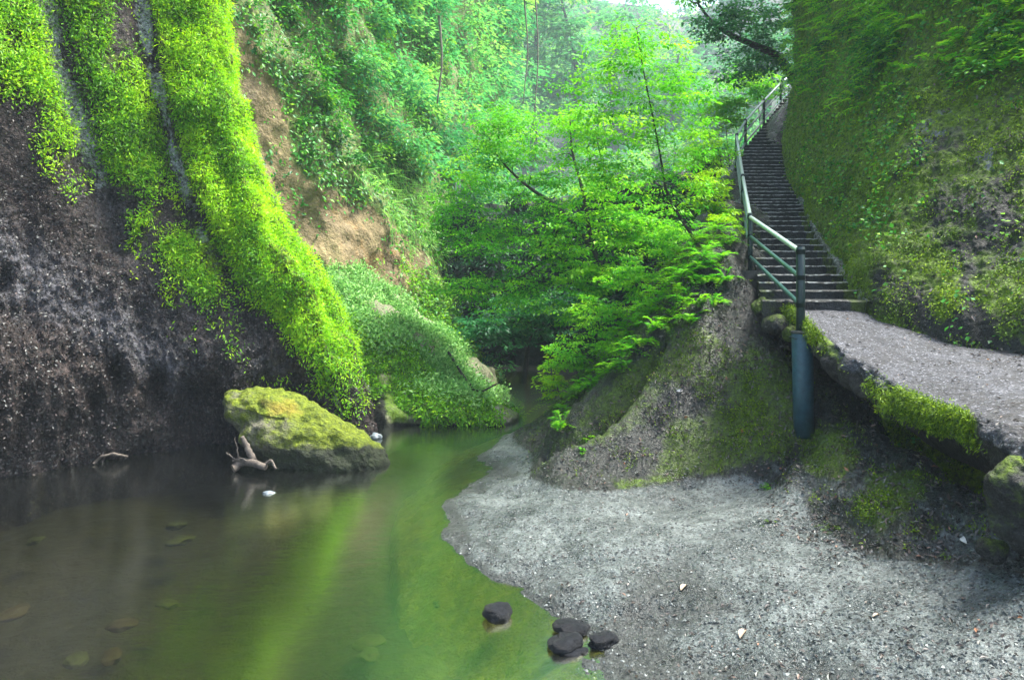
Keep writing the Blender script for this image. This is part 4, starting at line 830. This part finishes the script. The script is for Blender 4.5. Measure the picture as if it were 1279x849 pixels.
# ------------------------------------------------------------------ trees
def tree(name, label, root, trunk, r0, crowns, mat, leafL=0.09, k=70, disc=0.33, group=None, branch_r=0.02, tint=(0.5, 0.2), thick=0.18, cat='tree', extra=(), bark='bark', hang=0.15):
    """trunk: world points; crowns: (px,py,d,rx,ry,rd,n) ellipsoids filled with leafy sprays, each joined to the nearest limb"""
    base = np.array(root); e = empty(name, tuple(base), label, cat, group)
    tp = catmull(np.array(trunk), 26); tr = np.linspace(r0, r0 * 0.22, 26) * (1 + 0.5 * np.exp(-np.linspace(0, 8, 26)))
    nodes = [np.array(q) for q in tp]; rad = list(tr); lines = [(tp - base, tr)]
    for ex in extra:
        q = catmull(np.array(ex[0]), 14); lines.append((q - base, np.linspace(ex[1], ex[1] * .3, 14))); nodes += list(q); rad += list(np.linspace(ex[1], ex[1] * .3, 14))
    pts = []
    for (cx, cy, d, rx, ry, rd, n_) in crowns:
        u = rand_dir(n_) * rng.random((n_, 1)) ** 0.45
        for v in u: pts.append(P(cx + v[0] * rx, cy + v[2] * ry, d + v[1] * rd))
    pts = np.array(pts); pts = pts[np.argsort(np.linalg.norm(pts - tp[len(tp) // 3], axis=1))]
    N_ = np.array(nodes); Rd = np.array(rad)
    for q in pts:
        dist = np.linalg.norm(N_ - q, axis=1) + np.maximum(0, N_[:, 2] - q[2]) * 1.2
        j = int(np.argmin(dist)); a = N_[j]; L = np.linalg.norm(q - a)
        mid = (a + q) / 2 + rng.normal(0, 0.08 * L + 1e-3, 3) + [0, 0, 0.06 * L]
        seg = catmull(np.array([a, mid, q]), 6); r1 = min(Rd[j] * 0.7, branch_r * (0.5 + 0.5 * L)); rr = np.linspace(r1, max(r1 * 0.35, 0.003), 6)
        lines.append((seg - base, rr)); N_ = np.concatenate([N_, seg[1:]]); Rd = np.concatenate([Rd, rr[1:]])
    V, F = tubes(lines, 6); mesh_np('trunk', V, F, M[bark], smooth=True, parent=e)
    n_ = len(pts); th = rng.random(n_ * k) * 2 * math.pi; rr = np.sqrt(rng.random(n_ * k)) * disc * np.repeat(rng.uniform(0.6, 1.25, n_), k)
    tilt = rng.normal(0, 0.22, (n_, 2)); c_, s_ = np.cos(th), np.sin(th)
    off = np.stack([c_ * rr, s_ * rr, rr * (np.repeat(tilt[:, 0], k) * c_ + np.repeat(tilt[:, 1], k) * s_) - hang * rr ** 2 / disc + rng.normal(0, thick * disc * 0.35, n_ * k)], -1)
    pos = np.repeat(pts, k, 0) + off - base
    D = unit(np.stack([c_, s_, -0.25 + 0 * c_], -1) + rand_dir(n_ * k) * 0.6); sc = rng.uniform(0.6, 1.25, n_ * k)
    V, F = leaf_quads(pos, D, unit(np.array([0, 0, 1.0]) + rand_dir(n_ * k) * 0.4), leafL * sc, leafL * 0.5 * sc)
    T = np.clip(np.repeat(rng.normal(tint[0], tint[1], n_), k) + rng.normal(0, 0.1, n_ * k), 0, 1)
    mesh_np('crown', V, F, M[mat], {'tint': T}, parent=e); return e
def gz(px, d):                                      # ground of the bank at that column and distance
    q = P(px, HZ, d); return np.array([q[0], q[1], surf_z(q[0], q[1]) - 0.1])
# slender tree in the middle, rooted in the right slope
r = gz(868, 12.6)
tree('maple_tree', 'slender young tree with thin dark stem rising from slope left of the stairs', r, [r, P(868,300,12.3), P(850,272,12.1), P(833,240,12.0), P(824,190,12.0), P(812,130,12.0), P(803,85,12.0), P(795,35,12.0)], 0.036,
     [(800,60,12,70,35,.9,40),(850,110,12,60,35,.9,36),(755,110,12,55,40,.9,30),(790,160,12,85,35,1.0,46),(855,175,12.2,50,40,.8,20),(760,215,12,70,30,1.0,34),(840,235,12,55,35,.8,26)],
     'lv_tree', 0.08, 52, 0.30, tint=(0.55, 0.2), branch_r=0.014)
r = gz(835, 14.2)
tree('leaning_tree', 'leaning tree with crooked limb spreading left over the river', r, [r, P(770,360,14.3), P(740,310,14.5), P(700,262,15), P(662,235,15.4), P(636,212,15.7), P(618,190,16)], 0.075,
     [(640,160,16,60,35,1.3,50),(600,210,16,50,45,1.3,44),(665,215,16,60,45,1.3,44),(570,275,16,45,50,1.2,40),(630,300,16,60,45,1.2,44),(690,290,15,50,50,1.2,36),(600,365,16,55,35,1.2,40),(665,365,15.5,50,35,1.2,30)],
     'lv_tree', 0.09, 66, 0.40, tint=(0.45, 0.2), branch_r=0.02, extra=[([P(740,310,14.5),P(728,240,14.6),P(715,190,14.8),P(712,150,15)], .05), ([P(700,262,15),P(690,310,15.2),P(660,340,15.4),P(640,350,15.5)], .04)])
r = gz(800, 15.5)
tree('broadleaf_tree', 'many stemmed tree with bright crown between the two thin trees', r, [r, P(775,340,15.3), P(765,280,15.2), P(755,220,15.2), P(745,170,15.2)], 0.05,
     [(720,160,15.5,45,35,1.2,32),(745,250,15,55,50,1.2,44),(790,290,14.5,50,40,1.0,36),(720,330,15,45,35,1.0,28),(830,290,14,40,35,.8,26),(760,350,14.5,45,25,.8,24)],
     'lv_tree', 0.10, 80, 0.38, tint=(0.65, 0.2), branch_r=0.02)
a = P(1010, 130, 24.5)
tree('overhanging_tree', 'dark limbed tree leaning out over the top of the stairs', a, [a, P(975,75,24.5), P(945,58,24), P(915,45,23.5), P(890,28,23), P(872,5,22.5)], 0.16,
     [(905,30,23,45,25,1.5,28),(950,15,23.5,50,30,1.5,30),(960,70,24,35,25,1.2,20),(925,85,24,40,25,1.2,20),(885,-10,23,40,25,1.2,16)],
     'lv_cool', 0.15, 60, 0.5, tint=(0.5, 0.2), branch_r=0.03)
GB_ = 'bright bushes along the crest of the slope'
for (a_, b_, d_, rx_, ry_, n_, tn, lab) in [(712,440,12.8,26,30,26,.75,'lowest bright bush hanging over the dark river bend'),(745,395,13,32,26,30,.7,'bright bush second up the crest, left of the fluted ridge'),(790,345,12.8,38,26,36,.6,'wide bush below the slender tree stem'),
      (720,380,14.5,34,26,26,.5,'bush behind the second bright bush, over the bend'),(842,300,12.9,34,24,30,.6,'bush around the foot of the slender stem'),(885,235,15,28,30,34,.8,'yellow green bush left of the lower railing'),(880,190,17.5,30,28,34,.75,'light bush left of the middle railing'),(905,140,23,30,22,30,.7,'bush beside the upper railing'),(945,105,27,26,18,24,.6,'small bush beyond the top of the railing'),(690,470,13.2,16,24,16,.8,'small lime bush at the very tip of the crest'),(815,385,12.2,34,20,30,.65,'low bush spilling over the upper groove end'),(862,345,12.0,30,18,26,.7,'low bush between slender stem and railing'),(905,285,13.0,18,26,24,.85,'bright bush pressed against the second rail post'),(770,430,12.3,26,16,22,.7,'low bush over the left ridge of the slope')]:
    q = P(a_, b_, d_); r = np.array([q[0] + .2, q[1], min(surf_z(q[0] + .2, q[1]) - .05, q[2] - .2)]); q[2] = max(q[2], surf_z(q[0], q[1]) + .25)
    tree('bush', lab, r, [r, (r * 2 + q) / 3, q], 0.03, [(a_, b_, d_, rx_, ry_, .7, n_)], 'lv_tree' if tn < .78 else 'lv_bright', 0.075 * d_ / 12.5, 60, 0.22 * d_ / 12.5, GB_, 0.01, (tn, .18), cat='bush')
# hazy trees on the cliff top and far side
GF = 'hazy trees above the gorge'
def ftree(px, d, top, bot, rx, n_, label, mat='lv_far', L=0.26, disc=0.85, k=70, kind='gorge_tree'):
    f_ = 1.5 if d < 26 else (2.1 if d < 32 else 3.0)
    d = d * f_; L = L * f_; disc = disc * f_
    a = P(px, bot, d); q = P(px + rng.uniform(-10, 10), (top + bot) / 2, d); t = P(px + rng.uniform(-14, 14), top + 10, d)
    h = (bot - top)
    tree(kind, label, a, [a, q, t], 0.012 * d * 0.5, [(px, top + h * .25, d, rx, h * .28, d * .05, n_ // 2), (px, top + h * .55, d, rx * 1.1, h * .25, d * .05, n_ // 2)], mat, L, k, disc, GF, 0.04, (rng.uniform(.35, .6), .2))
ftree(548, 27, -40, 160, 55, 70, 'blue green tree standing on the cliff above the brown bare rock')
ftree(606, 31, -60, 190, 45, 80, 'tall blue green tree at the right end of the upper cliff')
ftree(500, 25, -70, 90, 50, 60, 'leafy tree at the very top edge above the creepers')
ftree(665, 42, -30, 210, 38, 80, 'tall pale tree hung with vines left of the bright sky gap', L=.34, disc=1.1)
ftree(712, 40, -20, 200, 32, 60, 'narrow pale tree just left of the slender young tree', L=.34, disc=1.1)
ftree(770, 50, 0, 200, 45, 70, 'very pale rounded tree far up the valley', L=.4, disc=1.4)
ftree(838, 48, 60, 220, 40, 60, 'low pale tree right of the slender young tree', L=.4, disc=1.3)
ftree(905, 34, 100, 260, 38, 70, 'light green tree below the upper railing', L=.28, disc=.9)
ftree(955, 36, 30, 150, 34, 50, 'blue green tree behind the top of the stairs', 'lv_cool', L=.28, disc=.9)
ftree(870, 27, 200, 330, 38, 60, 'bright green tree on the slope left of the lower railing', 'lv_tree', L=.2, disc=.6)
r = P(640, 520, 21.5)
tree('shade_tree', 'shadowy tree hanging over the dark river bend', r, [r, P(655,470,21.5), P(662,400,21), P(670,330,20.5)], 0.13,
     [(650,400,20.5,60,35,1.5,44),(610,420,19.5,30,40,1.2,26),(690,390,20,45,35,1.2,30)], 'lv_cool', 0.15, 70, 0.5, tint=(0.35, 0.2), branch_r=0.025)
# vines hanging from the pale tree
for i, (a_, b_, c_, lab) in enumerate([(655,0,130,'long pale vine hanging left of the others'),(668,-20,160,'long pale vine hanging in the middle'),(548,20,130,'dry vine hanging in front of the blue green tree')]):
    d = 40 if i < 2 else 25.5
    wood('vine', [([P(a_,b_,d),P(a_+4,(b_+c_)/2,d),P(a_-2,c_,d)], .05, .03)], lab, 'vine', 'vines hanging from the trees', 'vine')

# ------------------------------------------------------------------ shrubs and ferns along the slope crest
GFN = 'ferns along the crest of the slope'
def plant(name, px, py, nfr, ln, mat, label, cat, group, L=0.08, Wd=0.028, kk=12, tint=(0.6, 0.15), d=None, lean=(-0.4, -0.5, 0)):
    g, _ = ground_at(px, py); g = np.array(g) - [0, 0, 0.03]
    if d: g = P(px, py, d)
    n_ = nfr; th = rng.random(n_) * 2 * math.pi; od = np.stack([np.cos(th), np.sin(th), 0 * th], -1) + np.array(lean)
    e = empty(name, tuple(g), label, cat, group)
    parts = fronds(np.zeros((n_, 3)) + rng.normal(0, .02, (n_, 3)), od, n_, kk, ln, L, Wd, tint, 0.5, 0.75)
    leaves_obj('fronds', parts, M[mat], parent=e)
    V, F = tubes([([[0, 0, -.04], [0, 0, .05]], [.025, .015])], 6); mesh_np('crown_base', V, F, M['bark'], parent=e)
crest = [(700,500),(712,488),(722,470),(735,462),(748,452),(760,438),(772,428),(784,412),(796,400),(808,392),(820,378),(832,366),(845,352),(858,342),(870,330),(882,315),(893,300),(902,284),(908,265),(870,300),(850,320),(830,345),(880,345),(860,370),(835,400),(800,430),(780,450),(905,240),(890,265),(912,300),(900,318),(885,350),(868,375),(905,345),(895,375),(860,395),(908,225),(915,270),(875,330),(705,508),(718,492),(730,480),(742,474),(756,462),(770,455),(790,436),(806,418),(820,402),(838,392),(700,525)]
where = ['lowest on the crest by the dark bend', 'just above the lowest fern', 'third up the crest', 'fourth up the crest', 'fifth up the crest', 'under the bright tree', 'where the groove begins', 'above the fluted groove', 'midway along the crest', 'just past midway up the crest', 'below the slender young tree', 'left of the slender stem', 'at the foot of the slender stem', 'right of the slender stem', 'among the leaf litter', 'near the concrete footing', 'left of the second rail post', 'close to the railing', 'highest on the crest beside the rail', 'behind the slender stem', 'hidden half behind its neighbours', 'over the mossy ridge', 'on the litter below the railing', 'on the open slope below the stem', 'low on the ridge top', 'over the upper groove end', 'at the edge of the shadow', 'under the upper railing', 'between the bright tree and railing', 'tucked under the bottom rail', 'in the litter left of the rails', 'standing alone in the leaf litter', 'lower in the leaf litter', 'beside the concrete footing', 'just under the concrete footing', 'at the lower rim of the litter', 'touching the middle rail post', 'by the rail above the footing', 'between the stem and the litter', 'in the lowest row under the first bush', 'second in the lower row', 'third in the lower row', 'fourth in the lower row', 'fifth in the lower row', 'sixth in the lower row', 'at the head of the left ridge', 'above the deep groove head', 'right of the groove head', 'last in the lower row by the litter', 'nearest the tip of the dark bend']
for i, (a_, b_) in enumerate(crest):
    big = 0.5 + 0.25 * rng.random()
    plant('fern', a_, b_, 16 if i < 19 else 11, big if i < 22 else 0.35, 'lv_tree' if i % 4 else 'lv_bright', ('bright' if i % 2 else 'feathery') + ' green fern ' + where[i], 'fern', GFN, tint=(0.6 if i % 4 else 0.35, 0.15), L=0.10, Wd=0.035)
plant('seedling', 737, 543, 7, 0.16, 'lv_tree', 'small bright seedling at the lower end of the groove', 'seedling', None, 0.06, 0.035, 6, (0.8, 0.1))
plant('seedling', 728, 556, 5, 0.12, 'lv_tree', 'tiny seedling just below the bright one in the groove', 'seedling', None, 0.05, 0.03, 6, (0.6, 0.1))
plant('grass_tuft', 962, 604, 22, 0.14, 'lv_tree', 'green grass tuft at the top of the grey shelf', 'grass tuft', None, 0.03, 0.01, 8, (0.6, 0.2))
plant('grass_tuft', 1040, 655, 20, 0.13, 'lv_moss', 'brownish tuft at the foot of the mossy slope', 'grass tuft', None, 0.03, 0.01, 8, (0.3, 0.2))
plant('grass_tuft', 965, 650, 14, 0.10, 'lv_moss', 'small dry tuft with dead leaves on the shelf edge', 'grass tuft', None, 0.03, 0.01, 8, (0.3, 0.2))
# a few fallen leaves one can point at
M['leaf_orange'] = plain_mat('orange dead leaf', (0.35, 0.13, 0.05), (0.5, 0.2, 0.09), 20, .6)
M['leaf_tan'] = plain_mat('tan dead leaf', (0.32, 0.24, 0.17), (0.45, 0.36, 0.27), 20, .6)
M['leaf_white'] = plain_mat('bleached dead leaf', (0.45, 0.45, 0.45), (0.6, 0.6, 0.6), 20, .6)
for (a_, b_, L, mt, ang, lab) in [(924,537,.15,'leaf_orange',.6,'orange curled leaf on the mossy slope left of the pipe sleeve'),(850,735,.12,'leaf_tan',.8,'tan leaf lying alone on the open grey shelf'),(925,795,.13,'leaf_tan',.9,'narrow brown leaf near the bottom of the grey shelf'),
        (1208,676,.11,'leaf_white',1.3,'white oval leaf at the foot of the slope below the path'),(845,491,.1,'leaf_white',.2,'pale leaf on the dark slope above the orange one'),(1090,768,.07,'leaf_tan',.3,'small tan leaf on the right side of the shelf')]:
    g, nn = ground_at(a_, b_); dr = unit(np.array([math.cos(ang), math.sin(ang), 0.1]))
    t = np.linspace(0, 1, 9); wv = np.sin(t * math.pi) ** 0.8 * L * 0.2; sdv = unit(np.cross(dr, nn))
    C_ = dr * (t * L)[:, None] + nn * (0.012 + 0.12 * L * np.sin(t * 3))[:, None]
    top = np.stack([C_ + sdv * wv[:, None] + nn * (wv * .5)[:, None], C_, C_ - sdv * wv[:, None] + nn * (wv * .5)[:, None]], 1)
    V = np.concatenate([top.reshape(-1, 3), (top - nn * 0.003).reshape(-1, 3)]); F = grid_faces(9, 3); F = np.concatenate([F, F[:, ::-1] + 27])
    o = mesh_np('fallen_leaf', V, F, M[mt], smooth=True); o.location = g; tag(o, lab, 'leaf', 'single fallen leaves')

# ------------------------------------------------------------------ haze
m, n, out = new_mat('thin valley haze')
v = nd(n, 'ShaderNodeVolumePrincipled'); v.inputs['Color'].default_value = (0.72, 0.88, 1.0, 1); v.inputs['Density'].default_value = HAZE; v.inputs['Anisotropy'].default_value = 0.0
n.links.new(v.outputs[0], out.inputs['Volume'])
x0, x1, y0, y1, z0, z1 = -601, 601, -401, 601, -4, 150
V = [(x, y, z) for z in (z0, z1) for x, y in ((x0, y0), (x1, y0), (x1, y1), (x0, y1))]
hz_ = mesh_np('haze', V, [[0, 3, 2, 1], [4, 5, 6, 7], [0, 1, 5, 4], [1, 2, 6, 5], [2, 3, 7, 6], [3, 0, 4, 7]], m); hz_['kind'] = 'stuff'
